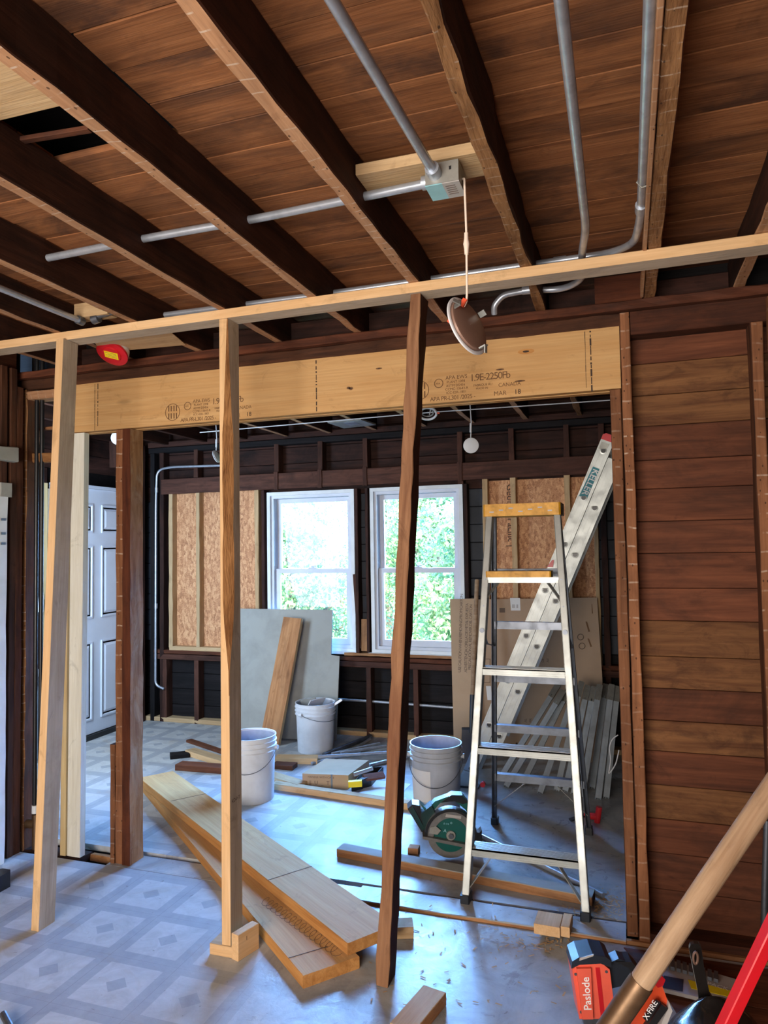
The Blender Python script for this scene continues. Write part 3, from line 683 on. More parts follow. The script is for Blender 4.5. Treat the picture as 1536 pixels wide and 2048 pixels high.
# the wide faces lie across the local Z axis; the narrow face looks at the viewer
tag(s1, 'new stud with orange narrow edge and grey-stained wide face, foot on the bare floor', 'stud')
wane = lambda k: .02 + (.62 * math.sin(math.pi * min(1, max(0, (k - .5) / .5))) ** .6 if k > .5 else .0) + (.05 * math.sin(k * 37) if k > .5 else 0)
s2 = stick('bark_edged_stud', (-1.462, 2.455, .041), (-1.485, 2.494, 2.431), .089, .038, M['pine'], (0, 1, 0), face={'z-': M['pine_grey'], 'z+': M['pine_grey']}, n=26)
me = s2.data
# wane: the front corner on the window side is missing in the upper half, showing the rough outside of the log
bm = bmesh.new(); bm.from_mesh(me); bm.verts.ensure_lookup_table(); rn = random.Random(5)
L2 = 2.39
def wcut(k): 
    if k < .42: return 0
    return .030 * min(1, (k - .42) / .1) * (1 if k < .8 else max(0, (1.0 - k) / .2)) + rn.uniform(-.003, .003)
sgn = 1
mwi = s2.matrix_basis; xax = mwi.col[2].xyz.dot(V((1, 0, 0)))
for i in range(27):
    c = max(0, wcut(i / 26))
    if c <= 0: continue
    ids = [i * 8 + q for q in range(8)]
    for q in ids:
        v = bm.verts[q]; isx = (v.co.z * (1 if xax > 0 else -1)) > .012; isy = v.co.y < -.03
        if isx and isy:
            if abs(v.co.y + .0445) < .0005: v.co.z -= (c * .75) * (1 if xax > 0 else -1)
            else: v.co.y += c * 1.25
me.materials.append(M['bark_wood']); bi = len(me.materials) - 1
bm.faces.ensure_lookup_table()
for f in bm.faces:
    n = f.normal
    f.normal_update(); n = f.normal
    if abs(n.x) < .7 and abs(n.y) > .12 and abs(n.z) > .12 and f.calc_area() > .0003: f.material_index = bi
bm.to_mesh(me); bm.free()
text('KD-HT', .02, gx(463.5, 1607, -1.4428), (0, 1, 0), (0, 0, 1), M['ink_dark'], s2, 'stamp_lettering')
tag(s2, 'new stud with a bark-rough waney corner, standing on two short blocks', 'stud')
s3 = stick('old_leaning_stud', (-.846, 2.45, 0.001), (-.695, 2.50, 2.431), .046, .089, M['leaning_front'], (1, 0, 0), face={'y+': M['leaning_dark']}, rough=.0018, n=30)
tag(s3, 'old dark red-brown stud leaning out of plumb under the new plate', 'stud')
bA = stick('wood_block', (-1.53, 2.452, .0205), (-1.425, 2.452, .0205), .09, .041, M['pine'], (0, 1, 0), face={'z+': M['pine_pale']})
tag(bA, 'flat pine block under the foot of the bark-edged stud', 'block')
pB = stick('wood_block', (-1.418, 2.4, .047), (-1.388, 2.5, .047), .036, .094, M['pine'], (1, 0, 0), face={'z+': M['pine_pale']})
tag(pB, 'upright pine block braced against the foot of the bark-edged stud', 'block')
text('1', .022, (-1.39, 2.43, .06), (.29, .957, 0), (0, 0, 1), M['ink_dark'], pB, 'pencil_mark')

# ---- LVL beam
be = empty('laminated_beam', (-2.70, YW, 2.13), 'long new laminated timber beam spanning the wide opening, stamped with grading marks', 'beam')
stick('ply_lamination', (-2.70, 2.978, 2.256), (.0, 2.978, 2.256), .044, .25, M['lvl'], (0, 1, 0), be, {'z-': M['lvl_edge']})
stick('ply_lamination', (-2.70, 3.0235, 2.254), (.0, 3.0235, 2.254), .044, .25, M['lvl'], (0, 1, 0), be, {'z-': M['lvl_edge']})
X_, Z_ = (1, 0, 0), (0, 0, 1); yb = 2.9550
def stamp(x, skip=False):
    z = 2.13
    text('APA EWS', .023, (x + .07, yb, z + .098), X_, Z_, M['ink'], be, 'stamp_lettering')
    text('PLANT 1098', .015, (x + .075, yb, z + .082), X_, Z_, M['ink'], be, 'stamp_lettering')
    text('ASTM D5456', .015, (x + .072, yb, z + .066), X_, Z_, M['ink'], be, 'stamp_lettering')
    text('CCMC-13643-R', .015, (x + .068, yb, z + .051), X_, Z_, M['ink'], be, 'stamp_lettering')
    text('ICC-ESR-1801', .015, (x + .072, yb, z + .036), X_, Z_, M['ink'], be, 'stamp_lettering')
    text('APA PR-L301 /2025 -', .026, (x, yb, z + .01), X_, Z_, M['ink'], be, 'stamp_lettering', .88)
    text('MAR', .026, (x + .275, yb, z + .012), X_, Z_, M['ink'], be, 'stamp_lettering')
    text('18', .028, (x + .36, yb, z + .012), X_, Z_, M['ink_dark'], be, 'stamp_lettering')
    text('1.9E-2250Fb', .042, (x + .175, yb, z + .082), X_, Z_, M['ink'], be, 'stamp_lettering', .82)
    text('FABRIQUE AU', .014, (x + .19, yb, z + .058), X_, Z_, M['ink'], be, 'stamp_lettering', .9)
    text('MADE IN', .013, (x + .2, yb, z + .044), X_, Z_, M['ink'], be, 'stamp_lettering')
    text('CANADA', .022, (x + .295, yb, z + .048), X_, Z_, M['ink'], be, 'stamp_lettering')
    def ringm(cx, cz, r, t):
        n = 24; vs = []; 
        for q in range(n):
            a = q * 2 * math.pi / n; vs += [V((cx + math.cos(a) * r, yb - .0003, cz + math.sin(a) * r)), V((cx + math.cos(a) * (r - t), yb - .0003, cz + math.sin(a) * (r - t)))]
        B().add(vs, [(2 * q, 2 * ((q + 1) % n), 2 * ((q + 1) % n) + 1, 2 * q + 1) for q in range(n)]).build('stamp_emblem', M['ink'], be)
    ringm(x + .04, z + .085, .02, .003); text('APA', .011, (x + .026, yb, z + .081), X_, Z_, M['ink'], be, 'stamp_lettering')
    ringm(x - .045, z + .062, .042, .003)
    bb = B()
    for s_ in (-.022, -.008, .008, .022): bb.box((x - .045 + s_ - .003, yb - .0003, z + .066), (x - .045 + s_ + .003, yb, z + .093)); bb.box((x - .045 + s_ - .003, yb - .0003, z + .03), (x - .045 + s_ + .003, yb, z + .057))
    bb.build('stamp_emblem', M['ink'], be)
stamp(gy(860, 805, YW).x); stamp(gy(361, 842, YW).x)
rk = random.Random(11)
for (u0, w_) in ((632, .006), (1171, .002), (1182, .007), (190, .003), (196, .004)):    # dark glue and saw lines across the face
    x = gy(u0, 720, YW).x; bb = B(); z = 2.372
    while z > 2.15:
        h = rk.uniform(.004, .03); ww = w_ * rk.uniform(.4, 1.1); bb.box((x - ww / 2, yb - .0004, z - h), (x + ww / 2, yb + .0005, z)); z -= h + (rk.uniform(.0, .012) if w_ > .003 else .001)
    bb.build('glue_mark', M['ink_dark'], be)['kind'] = 'stuff'
for (u, v, a, b_) in ((1052, 703, .034, .011), (1040, 762, .022, .004), (1000, 739, .018, .004), (702, 777, .01, .007), (697, 776, .009, .006), (758, 737, .015, .004)):
    c = gy(u, v, YW); n = 14
    vs = [V((c.x + math.cos(q * 2 * math.pi / n) * a, yb - .0004, c.z + math.sin(q * 2 * math.pi / n) * b_)) for q in range(n)]
    B().add(vs, [tuple(range(n))]).build('knot', M['lvl_edge'] if a > .03 else M['ink'], be)
    vs = [V((c.x + math.cos(q * 2 * math.pi / n) * a * .4, yb - .0006, c.z + math.sin(q * 2 * math.pi / n) * b_ * .4)) for q in range(n)]
    B().add(vs, [tuple(range(n))]).build('knot', M['ink_dark'], be)

# ---- the two long planks on the floor and the lumber lying about
def plank_edge(name, a0, a1, w, t, z, side, mat, label, cat='plank', face=None, **k):
    """plank whose left edge runs A0->A1 on plan"""
    a0, a1 = V((*a0, 0)), V((*a1, 0)); d = (a1 - a0).normalized(); nrm = V((d.y, -d.x, 0)) * side
    return tag(stick(name, a0 + nrm * w / 2 + V((0, 0, z + t / 2)), a1 + nrm * w / 2 + V((0, 0, z + t / 2)), w, t, M[mat], nrm, face=face, **k), label, cat)
lo = plank_edge('laminated_plank', (-1.104, 2.316), (-2.985, 3.898), .225, .044, 0, 1, 'lvl', 'long laminated plank flat on the floor, partly under another one, pencil scribbles near its end', face={k: M['lvl_edge'] for k in ('y+', 'y-', 'x+', 'x-')}, ch=.003)
up = plank_edge('laminated_plank', (-.998, 2.47), (-2.955, 3.844), .222, .044, .0465, 1, 'lvl', 'upper long laminated plank crossing on top of the other, with a dark line across', face={k: M['lvl_edge'] for k in ('y+', 'y-', 'x+', 'x-')}, ch=.003)
for (p, q, z, par) in ((gz(536, 1760, .0915), gz(624, 1732, .0915), .0915, up), (gz(342, 1602, .0915), gz(412, 1587, .0915), .0915, up), (gz(577, 1916, .045), gz(655, 1893, .045), .045, lo)):
    B().bar(p, q, .003, .0006).build('pencil_line', M['ink_dark'], par, MW[par])
pts = []
for i in range(150):
    t = i / 149; c = gz(528, 1800, .0448).lerp(gz(676, 1905, .0448), t); a = t * 2 * math.pi * 15
    pts.append(c + V((math.cos(a) * .016, math.sin(a) * .03, 0)))
B().tube(pts, .0007, 4).build('pencil_scribble', M['ink_grey'], lo, MW[lo])
tag(stick('wood_scrap', gz(770, 1858, .023), gz(826, 1856, .023), .075, .044, M['pine_pale'], (0, 1, 0)), 'short pale offcut poking out from under the upper laminated plank', 'offcut')
def lump(u0, v0, u1, v1, w, t, mat, label, name='wood_scrap', z=0.0, cat='offcut', face=None, rough=.0008, wup=None):
    a, b_ = gz(u0, v0, z + t / 2), gz(u1, v1, z + t / 2); d = (b_ - a).normalized()
    return tag(stick(name, a, b_, w, t, M[mat], (d.y, -d.x, 0), face=face, rough=rough, n=6), label, cat)
tag(stick('wood_scrap', (-.70, 2.17, .021), (-.652, 2.385, .021), .085, .042, M['pine_pale'], (1, 0, 0), face={'y+': M['scrap']}), 'short two-by-four offcut lying beyond the foot of the leaning dark stud', 'offcut')
B().box((-.383, 2.865, .0165), (-.285, 2.985, .055)).build('_tmp', M['pine'])
bpy.data.objects.remove(bpy.data.objects['_tmp'])
tag(stick('sill_block', (-.334, 2.87, .037), (-.33, 2.975, .037), .098, .038, M['pine'], (1, 0, 0), face={'z+': M['paper']}), 'white-topped pine block on the sill strip of the opening', 'block')
tag(stick('sill_block', (-.266, 2.88, .037), (-.262, 2.985, .037), .034, .038, M['pine'], (1, 0, 0), face={'z+': M['paper']}), 'narrow pine block butted beside the white-topped sill block', 'block')
tag(stick('old_timber', (-1.39, 3.365, .02), (-.176, 3.222, .02), .075, .04, M['scrap'], (0, 1, 0), face={'z+': M['panel'], 'x+': M['post_dark'], 'x-': M['post_dark']}, rough=.001, n=12), 'dusty grey-topped old timber lying behind the stepladder feet', 'timber')
conduit('loose_conduit', [gz(955, 1668, .012), gz(1207, 1791, .012)], .012, 'loose shiny conduit on the floor between the saw and the stepladder', cat='conduit')
tag(stick('wood_scrap', gz(818, 1698, .015), gz(838, 1700, .015), .05, .03, M['scrap'], (0, 1, 0)), 'tiny wood offcut at the nose of the circular saw', 'offcut')
lump(378, 1481, 470, 1512, .05, .02, 'wall_board', 'thin dark brown stick lying furthest back among the scraps by the bark-edged stud')
lump(380, 1503, 604, 1572, .085, .04, 'pine_pale', 'long cream two-by-four running under the bucket end toward the small carton', face={'y+': M['pine'], 'y-': M['pine']}, name='floor_stud', cat='stud')
lump(340, 1512, 378, 1508, .09, .03, 'black_board', 'short scorched offcut with a pale top, beside the cream two-by-four', face={'z+': M['pine_pale']})
lump(358, 1531, 450, 1538, .10, .04, 'wall_board', 'wide brown board offcut under the cream two-by-four end', face={'z+': M['scrap']})
lump(552, 1518, 637, 1519, .10, .04, 'pine', 'pale board offcut in front of the debris bucket', face={'z+': M['pine_pale']})
lump(548, 1530, 590, 1533, .09, .03, 'wall_board', 'small brown offcut behind the white bucket', face={'z+': M['scrap']})
lump(548, 1570, 828, 1612, .06, .038, 'pine_pale', 'long pale batten on the floor in front of the small carton', name='floor_batten', cat='batten', face={'y+': M['pine'], 'y-': M['pine']})
lump(805, 1600, 826, 1607, .05, .018, 'white_wood', 'short white painted strip against the grey bucket', cat='strip')

# ---- buckets
def bucket(name, c, r, h, mat, label, bail=None, debris=False, inside='bucket_in'):
    o = empty(name, c, label, 'bucket'); mw = MW[o]
    k = .88
    B().lathe([(.001, .003), (r * k, 0), (r * k + .002, .004), (r * .955, h * .74), (r * .965, h * .76), (r * 1.02, h * .765), (r * 1.02, h * .775), (r * .97, h * .785), (r * .975, h * .83), (r * 1.03, h * .835), (r * 1.03, h * .848), (r * .98, h * .855),
               (r * .985, h * .905), (r * 1.03, h * .91), (r * 1.03, h * .925), (r * .99, h * .93), (r * .995, h * .985), (r * 1.015, h * .99), (r * 1.015, h), (r * .97, h), (r * .96, h * .97)], 40, mw=mw).build('body', M[mat], o, mw, smooth=30)
    B().lathe([(r * .96, h * .97), (r * .85, .02), (.001, .02)], 40, mw=mw).build('inner_wall', M[inside], o, mw, smooth=40)
    if bail:
        a0, drop = bail; pts = []
        for i in range(21):
            a = math.pi * i / 20; x = math.cos(a) * (r * 1.05); s_ = math.sin(a)
            pts.append(V(c) + Matrix.Rotation(a0, 3, 'Z') @ V((x, -s_ * r * 1.02 - (0.01 if 0 < i < 20 else 0), h * .8 - s_ * drop)))
        B().tube(pts, .002, 6).build('bail_handle', M['steel_dark'], o, mw, smooth=60)
        for s_ in (-1, 1):
            p = V(c) + Matrix.Rotation(a0, 3, 'Z') @ V((s_ * r * 1.03, 0, h * .8)); B().tube([p - V((.012, 0, 0)), p + V((.012, 0, 0))], .014, 10).build('bail_ear', M[mat], o, mw)
    return o
bL = bucket('white_bucket', (-2.215, 3.955, 0), .150, .385, 'bucket', 'white ribbed plastic bucket standing behind the bark-edged stud', (.25, .12))
bB = bucket('debris_bucket', (-2.262, 5.015, 0), .150, .36, 'bucket', 'white bucket full of debris standing in front of the grey panel', (1.2, .05))
bR = bucket('grey_bucket', (-1.09, 4.115, 0), .150, .375, 'bucket_grey', 'grey-white bucket with a pasted label, between the dark stud and the circular saw', (.15, .14))
def wrap_label(o, c, r, h, a0, a1, z0, z1, mat, name='label'):
    n = 12; vs = []
    for i in range(n + 1):
        a = a0 + (a1 - a0) * i / n
        for z in (z0, z1): rr_ = r * (.88 + (.955 - .88) * z / (h * .74)) + .0025; vs.append(V(c) + V((math.cos(a) * rr_, math.sin(a) * rr_, z)))
    B().add(vs, [(2 * i, 2 * i + 2, 2 * i + 3, 2 * i + 1) for i in range(n)]).build(name, mat, o, MW[o])
wrap_label(bR, (-1.09, 4.115, 0), .15, .375, -2.75, -1.55, .07, .245, M['paper'])
tag(stick('debris_sheet', (-2.36, 5.08, .2), (-2.24, 5.02, .38), .15, .008, M['paper'], (.5, 1, 0)), 'crumpled pale wallboard piece sticking out of the debris bucket', 'debris', 'rubbish in the debris bucket')
tag(stick('debris_sheet', (-2.31, 5.10, .2), (-2.33, 5.03, .375), .12, .01, M['panel'], (1, .3, 0)), 'grey crumpled scrap in the middle of the debris bucket', 'debris', 'rubbish in the debris bucket')
tag(stick('debris_rod', (-2.33, 5.0, .2), gy(684, 1399, 5.06), .022, .02, M['galv'], (0, 1, 0)), 'metal rod end leaning out of the debris bucket toward the conduit', 'rod')

# ---- grey panel and plank leaning on the back wall
def lean(pts_px, yb0, yt, zt, t):
    """points on the leaning plane y = yb0 + (yt-yb0)*z/zt"""
    out = []; k = (yt - yb0) / zt
    for u, v in pts_px:
        d = _ray(u, v); tt = (yb0 + k * CAM_Z) / (d.y - k * d.z); out.append(d * tt + V((0, 0, CAM_Z)))
    return out
def sheet(name, pts_px, yb0, yt, zt, th, mat, label, cat, edge=None):
    ps = lean(pts_px, yb0, yt, zt, th)
    zmin = min(p.z for p in ps)
    for p in ps:
        if p.z < .02: p.z = .0; p.y = yb0
    n = V((0, zt, -(yt - yb0))).normalized()
    return tag(B().prism3(ps, n * th).build(name, M[mat]), label, cat), ps
pn, _ = sheet('cement_panel', [(470, 1217), (665, 1220), (662, 1310), (679, 1312), (672, 1482), (470, 1479)], 5.19, 5.42, 1.0, .012, 'panel', 'large grey notched board leaning against the back wall below the window', 'panel')
tag(stick('leaning_plank', (-2.66, 5.04, .01), (-2.59, 5.33, .95), .165, .038, M['scrap'], (1, 0, 0), rough=.0008, face={'y+': M['pine_pale'], 'y-': M['pine_pale']}, n=10), 'brown plank leaning on the grey notched board', 'plank')

# ---- cardboard cartons, shovel
cb1, ps = sheet('flat_carton', [(900, 1198), (948, 1197), (951, 1512), (908, 1512)], 5.17, 5.4, 1.1, .03, 'cardboard2', 'narrow folded carton with printed warnings, standing under the window edge', 'carton')
cb2, ps2 = sheet('flat_carton', [(950, 1199), (1194, 1195), (1204, 1348), (1213, 1530), (960, 1530)], 5.24, 5.42, 1.1, .02, 'cardboard', 'wide flattened carton leaning behind both ladders', 'carton')
k1 = (5.4 - 5.17) / 1.1; up1 = V((0, k1, 1)).normalized()
def on_lean(u, v, y0, yt, zt, off=.0012): return lean([(u, v)], y0, yt, zt, 0)[0] + V((0, -off, 0))
for (u, v, s_, body, par, a) in ((922, 1345, .031, 'USE CAUTION WHEN REMOVING FROM CARTON', cb1, (5.17, 5.4, 1.1)), (934, 1345, .031, 'ADVERTENCIA: ORILLA DE METAL EXPUESTA', cb1, (5.17, 5.4, 1.1)), (942, 1340, .031, 'PRECAUCIÓN AL REMOVER DEL CARTON', cb1, (5.17, 5.4, 1.1)),
                               (1088, 1325, .026, 'DE AIR ACONDICIONADO', cb2, (5.24, 5.42, 1.1)), (1098, 1325, .026, 'AIR CONDITIONER', cb2, (5.24, 5.42, 1.1)), (1064, 1445, .028, 'PRECAUCIÓN', cb2, (5.24, 5.42, 1.1)), (1054, 1445, .028, 'AU LIRE', cb2, (5.24, 5.42, 1.1))):
    text(body, s_, on_lean(u, v, *a), up1, (-1, 0, 0), M['ink_grey'], par, xs=.92 if len(body) < 30 else .8)
text('37', .13, on_lean(1020, 1492, 5.24, 5.42, 1.1), (1, 0, 0), up1, M['ink_dark'], cb2)
def patch(pts, par, mat, name, a, off=.001):
    ps = [on_lean(u, v, *a, off=off) for u, v in pts]; B().prism3(ps, V((0, -.0006, 0))).build(name, M[mat], par, MW[par])
A2 = (5.24, 5.42, 1.1)
patch([(1020, 1196), (1040, 1196), (1041, 1221), (1022, 1221)], cb2, 'paper', 'shipping_label', A2)
text('||| ||', .03, on_lean(1024, 1214, *A2, off=.003), (1, 0, 0), up1, M['ink_dark'], cb2, 'barcode')
patch([(972, 1372), (982, 1372), (984, 1400), (975, 1400)], cb2, 'paper', 'shipping_label', A2)
patch([(999, 1216), (1010, 1216), (1010, 1225), (999, 1225)], cb2, 'ink_grey', 'printed_mark', A2)
for pp in ([(1171, 1243), (1174, 1243), (1180, 1263), (1177, 1264)], [(1175, 1277), (1178, 1277), (1184, 1293), (1181, 1294)], [(1183, 1208), (1184, 1208), (1186, 1227), (1184, 1227)]): patch(pp, cb2, 'ink', 'tear', A2)
for cx, cy, rr_ in ((1161, 1274, 6), (1164, 1292, 6)):
    P3 = [on_lean(cx + rr_ * math.cos(q * math.pi / 10), cy + rr_ * math.sin(q * math.pi / 10), *A2) for q in range(20)]
    B().tube(P3, .0022, 4, closed=True).build('printed_mark', M['ink_grey'], cb2, MW[cb2])
for v0 in (1318, 1350):
    P3 = [on_lean(u, v, *A2) for u, v in ((968, v0), (980, v0), (980, v0 + 15), (968, v0 + 15))]; B().tube(P3, .002, 4, closed=True).build('printed_mark', M['ink_dark'], cb2, MW[cb2])
sh = empty('square_shovel', gy(935, 1530, 4.98), 'shovel with a wooden handle and dark blade leaning against the cartons', 'shovel')
h0, h1 = gy(945, 1392, 5.10), gy(954, 1160, 5.33)
B().tube([h0 - (h1 - h0) * .1, h0, h1, h1 + (h1 - h0).normalized() * .004], [.014, .015, .0165, .010], 12).build('handle', M['handle_wood'], sh, MW[sh], smooth=50)
B().tube([h0 - (h1 - h0) * .30, h0 - (h1 - h0) * .15, h0 + (h1 - h0) * .01], [.013, .017, .019], 12).build('socket', M['blue_black'], sh, MW[sh], smooth=50)
bp = lean([(924, 1457), (951, 1457), (952, 1527), (921, 1527)], 4.98, 5.1, .4, 0)
B().prism3(bp, V((0, -.004, 0))).bar(bp[0], bp[1], .02, .016).build('blade', M['blue_black'], sh, MW[sh])

# ---- extension ladder: seen from its side, rails one behind the other
e0, e1 = V((-1.062, 4.5, .0)), V((-.112, 4.5, 2.178)); ex = (e1 - e0).normalized(); en = V((ex.z, 0, -ex.x)); Lx = (e1 - e0).length
el = empty('extension_ladder', e0, 'aluminium extension ladder leaning toward the planked wall', 'ladder')
def rail(name, off, l0, l1, y, front):
    """channel rail: web faces the viewer, flanges turned back"""
    a = e0 + en * off; b = B(); y1 = y + .028
    p = lambda l, q, yy: V(((a + ex * l + en * q).x, yy, (a + ex * l + en * q).z))
    for q0, q1, ya, yb_ in ((0, .078, y, y + .003), (0, .006, y - .004, y1), (.072, .078, y - .004, y1), (.022, .026, y - .002, y), (.053, .057, y - .002, y)):
        b.prism3([p(l0, q0, ya), p(l1, q0, ya), p(l1, q1, ya), p(l0, q1, ya)], V((0, yb_ - ya, 0)))
    return b.build(name, M['alu'], el, MW[el])
for y in (4.5, 4.9):
    rail('base_rail', .0, .02, Lx - .03, y, y < 4.6); rail('fly_rail', .082, .32, Lx - .12, y, y < 4.6)
hs = []
for off, l0, l1 in ((.039, .15, Lx - .05), (.121, .42, Lx - .15)):
    l = l0
    while l < l1:
        c = e0 + ex * l + en * off; hs.append(c)
        B().tube([c + V((0, .003, 0)), c + V((0, .4, 0))], .015, 8).build('rung', M['alu_dull'], el, MW[el])
        # embossed D-shaped rung end with its dark hole
        bb = B(); n = 12; r0, r1 = .021, .014
        D_ = [(math.cos(q * math.pi / (n - 1)), -math.sin(q * math.pi / (n - 1)) * 1.0) for q in range(n)] + [(-.8, .55), (.8, .55)]
        vs = [c + V((x * r0, -.005, z * r0)) for x, z in D_] + [c + V((x * r1, -.006, z * r1)) for x, z in D_] ; m_ = len(D_)
        bb.add(vs, [(i, i + m_, (i + 1) % m_ + m_, (i + 1) % m_) for i in range(m_)]); bb.build('rung_collar', M['alu'], el, MW[el])
        B().prism3([c + V((x * r1, -.0062, z * r1)) for x, z in D_], V((0, .004, 0))).build('rung_hole', M['black'], el, MW[el])
        l += .3048
tp_ = e0 + ex * (Lx - .03)
B().prism3([tp_ + en * q + ex * l + V((0, -.006, 0)) for q, l in ((0, 0), (.078, 0), (.078, .03), (.06, .042), (.015, .042), (0, .03))], V((0, .035, 0))).build('end_cap', M['red_cap'], el, MW[el])
B().prism3([tp_ + en * q + ex * l + V((0, -.005, 0)) for q, l in ((.01, -.06), (.055, -.06), (.055, -.015), (.01, -.015))], V((0, .005, 0))).build('end_plate', M['alu_dull'], el, MW[el])
ft = e0 + ex * .02
B().prism3([ft + en * q + ex * l + V((0, -.012, 0)) for q, l in ((-.012, -.02), (.1, .025), (.09, .12), (0, .1))], V((0, .045, 0))).build('foot_bracket', M['alu_dull'], el, MW[el])
fp = gy(965, 1570, 4.47); B().tube([fp, fp + V((0, .03, 0))], .016, 12).build('foot_bolt', M['red_cap'], el, MW[el])
B().prism3([V((e0.x - .01, 4.485, 0)), V((e0.x + .14, 4.485, 0)), V((e0.x + .14, 4.485, .012)), V((e0.x - .01, 4.485, .012))], V((0, .07, 0))).build('foot_pad', M['black'], el, MW[el])
lk = [gy(u, v, 4.4955) for u, v in ((1186, 933), (1199, 938), (1174, 997), (1158, 992))]
B().prism3(lk, V((0, -.0008, 0))).build('maker_sticker', M['sticker_teal'], el, MW[el])
a_, b_ = gy(1187.0, 934.5, 4.4940), gy(1160.5, 990.5, 4.4940); dr = (b_ - a_).normalized(); perp = V((-dr.z, 0, dr.x)); perp = perp if perp.x > 0 else -perp
t_ = text('KELLER', .052, a_ + dr * .006 + perp * .004, dr, perp, M['white_ink'], el, 'maker_lettering', 1.0, .0008)
rs = [gy(u, v, 4.493) for u, v in ((1104, 1120), (1108, 1120), (1106, 1134), (1094, 1134))]
B().prism3(rs, V((0, -.0008, 0))).build('warning_sticker', M['red_cap'], el, MW[el])

# ---- bundle of slim aluminium bars leaning beside the ladder
bars = [((1103, 1391), (999, 1560), .05), ((1113, 1405), (1012, 1581), .03), ((1127, 1400), (1045, 1581), .03), ((1142, 1406), (1080, 1587), .03), ((1157, 1390), (1113, 1589), .04), ((1170, 1397), (1130, 1597), .03), ((1183, 1400), (1147, 1589), .03),
        ((1195, 1397), (1163, 1603), .03), ((1208, 1394), (1184, 1590), .035), ((1220, 1397), (1196, 1599), .03), ((1232, 1400), (1212, 1604), .03)]
proto = None
ORD = 'first second third fourth fifth sixth seventh eighth ninth tenth eleventh twelfth'.split()
for i, (tp2, bt, w) in enumerate(bars):
    b0 = gz(*bt); b0.y += .06 * (i % 3); d = _ray(*bt); b0 = gy(bt[0], bt[1] - (i % 3) * 4, b0.y); b0.z = max(b0.z, .002)
    t1 = gy(tp2[0], tp2[1], min(b0.y + .42, 5.15)); mw = frame_mw(b0, t1 - b0, (1, .25, 0)); L = (t1 - b0).length
    if proto is None:
        proto = empty('aluminium_bar', mw=mw, label='slim silver bar leaning by the ladders, first from the extension ladder', cat='metal bar', group='bundle of silver bars')
        LP = L; b = B()
        for y0, y1, z0, z1 in ((-.017, -.012, -.012, .024), (.010, .017, -.012, .024), (-.017, .017, -.018, -.013), (-.004, .002, -.02, .014)): b.box((.0, y0, z0), (L, y1, z1))
        b.build('channel', M['bar_alu'], proto, mw, local=True)
        b = B(); b.box((L - .02, -.019, -.02), (L + .1, .019, .026), ch=.004); b.build('bracket_head', M['alu_dull'], proto, mw, local=True)
        b = B(); b.box((L + .01, -.018, .034), (L + .03, .018, .038)); b.build('clip', M['pine_pale'], proto, mw, local=True)
    else:
        cp = copy_tree(proto, mw @ Matrix.Diagonal((L / LP, 1, 1, 1))); cp['label'] = ('slim silver bar leaning by the ladders, %s from the extension ladder' % ORD[i]) if i < 11 else 'slim silver bar half hidden deep in the leaning bundle'
wr_ = [gy(u, v, 4.5) for u, v in ((1236, 1470), (1224, 1478), (1218, 1495), (1222, 1520), (1217, 1548), (1222, 1543), (1232, 1528), (1238, 1500))]
tag(B().tube(fillet(wr_, .05), .0035, 6).build('grey_wire', M['wplastic']), 'thin white cable looped over the silver bars by the brown post', 'cable')

# ---- stepladder
sl = empty('stepladder', (-.46, 3.5, 0), 'aluminium stepladder with worn yellow top cap, standing open in the opening', 'ladder'); ms = MW[sl]
FL, FR = V((-.689, 3.04, 0)), V((-.199, 3.04, 0)); TL, TR = V((-.615, 3.395, 1.665)), V((-.300, 3.395, 1.665))
RL, RR = V((-.727, 3.98, 0)), V((-.231, 3.98, 0)); UL, UR = V((-.612, 3.525, 1.665)), V((-.303, 3.525, 1.665))
def chan(name, a, b, w, d, mat='alu', back=1):
    """C-channel rail: web in the XZ-plane, flanges toward +y*back"""
    x = (b - a).normalized(); s_ = x.cross(V((0, 1, 0))).normalized(); y = V((0, back, 0)); o_ = B()
    for q0, q1, y0, y1 in ((-w / 2, w / 2, 0, .003), (-w / 2, -w / 2 + .003, 0, d), (w / 2 - .003, w / 2, 0, d)):
        o_.prism3([a + s_ * q0 + y * y0, b + s_ * q0 + y * y0, b + s_ * q1 + y * y0, a + s_ * q1 + y * y0], y * (y1 - y0))
    return o_.build(name, M[mat], sl, ms)
for a, b in ((FL, TL), (FR, TR)): chan('front_rail', a + V((0, 0, .04)), b, .030, .055)
for a, b in ((RL, UL), (RR, UR)): chan('rear_rail', a + V((0, 0, .03)), b, .024, .03, 'steel_dark', -1)
def atz(a, b, z): return a + (b - a) * (z / b.z)
for z in (.217, .625, .96):
    a, b = atz(FL, TL, z), atz(FR, TR, z); bb = B()
    bb.box((a.x + .012, a.y - .004, z - .026), (b.x - .012, a.y + .004, z + .004)); bb.box((a.x + .012, a.y - .004, z), (b.x - .012, a.y + .085, z + .004))
    for q in range(3): bb.box((a.x + .012, a.y - .006, z - .022 + q * .009), (b.x - .012, a.y - .003, z - .019 + q * .009))
    for q in range(7): bb.box((a.x + .012, a.y + .004 + q * .011, z + .004), (b.x - .012, a.y + .008 + q * .011, z + .006))
    st = bb.build('step', M['alu'], sl, ms)
z = 1.37; a, b = atz(FL, TL, z), atz(FR, TR, z)
B().box((a.x + .012, a.y - .004, z - .026), (b.x - .012, a.y + .06, z)).build('step', M['alu'], sl, ms)
B().box((a.x + .004, a.y - .012, z), (b.x - .045, a.y + .09, z + .028), ch=.006).build('step_cover', M['yellow'], sl, ms)
for z in (.275, .555, .832, 1.114, 1.385):
    a, b = atz(RL, UL, z), atz(RR, UR, z); B().box((a.x, a.y - .008, z - .022), (b.x, a.y + .003, z + .012)).box((a.x, a.y - .008, z + .012), (b.x, a.y + .03, z + .015)).build('rear_brace', M['steel_dark'], sl, ms)
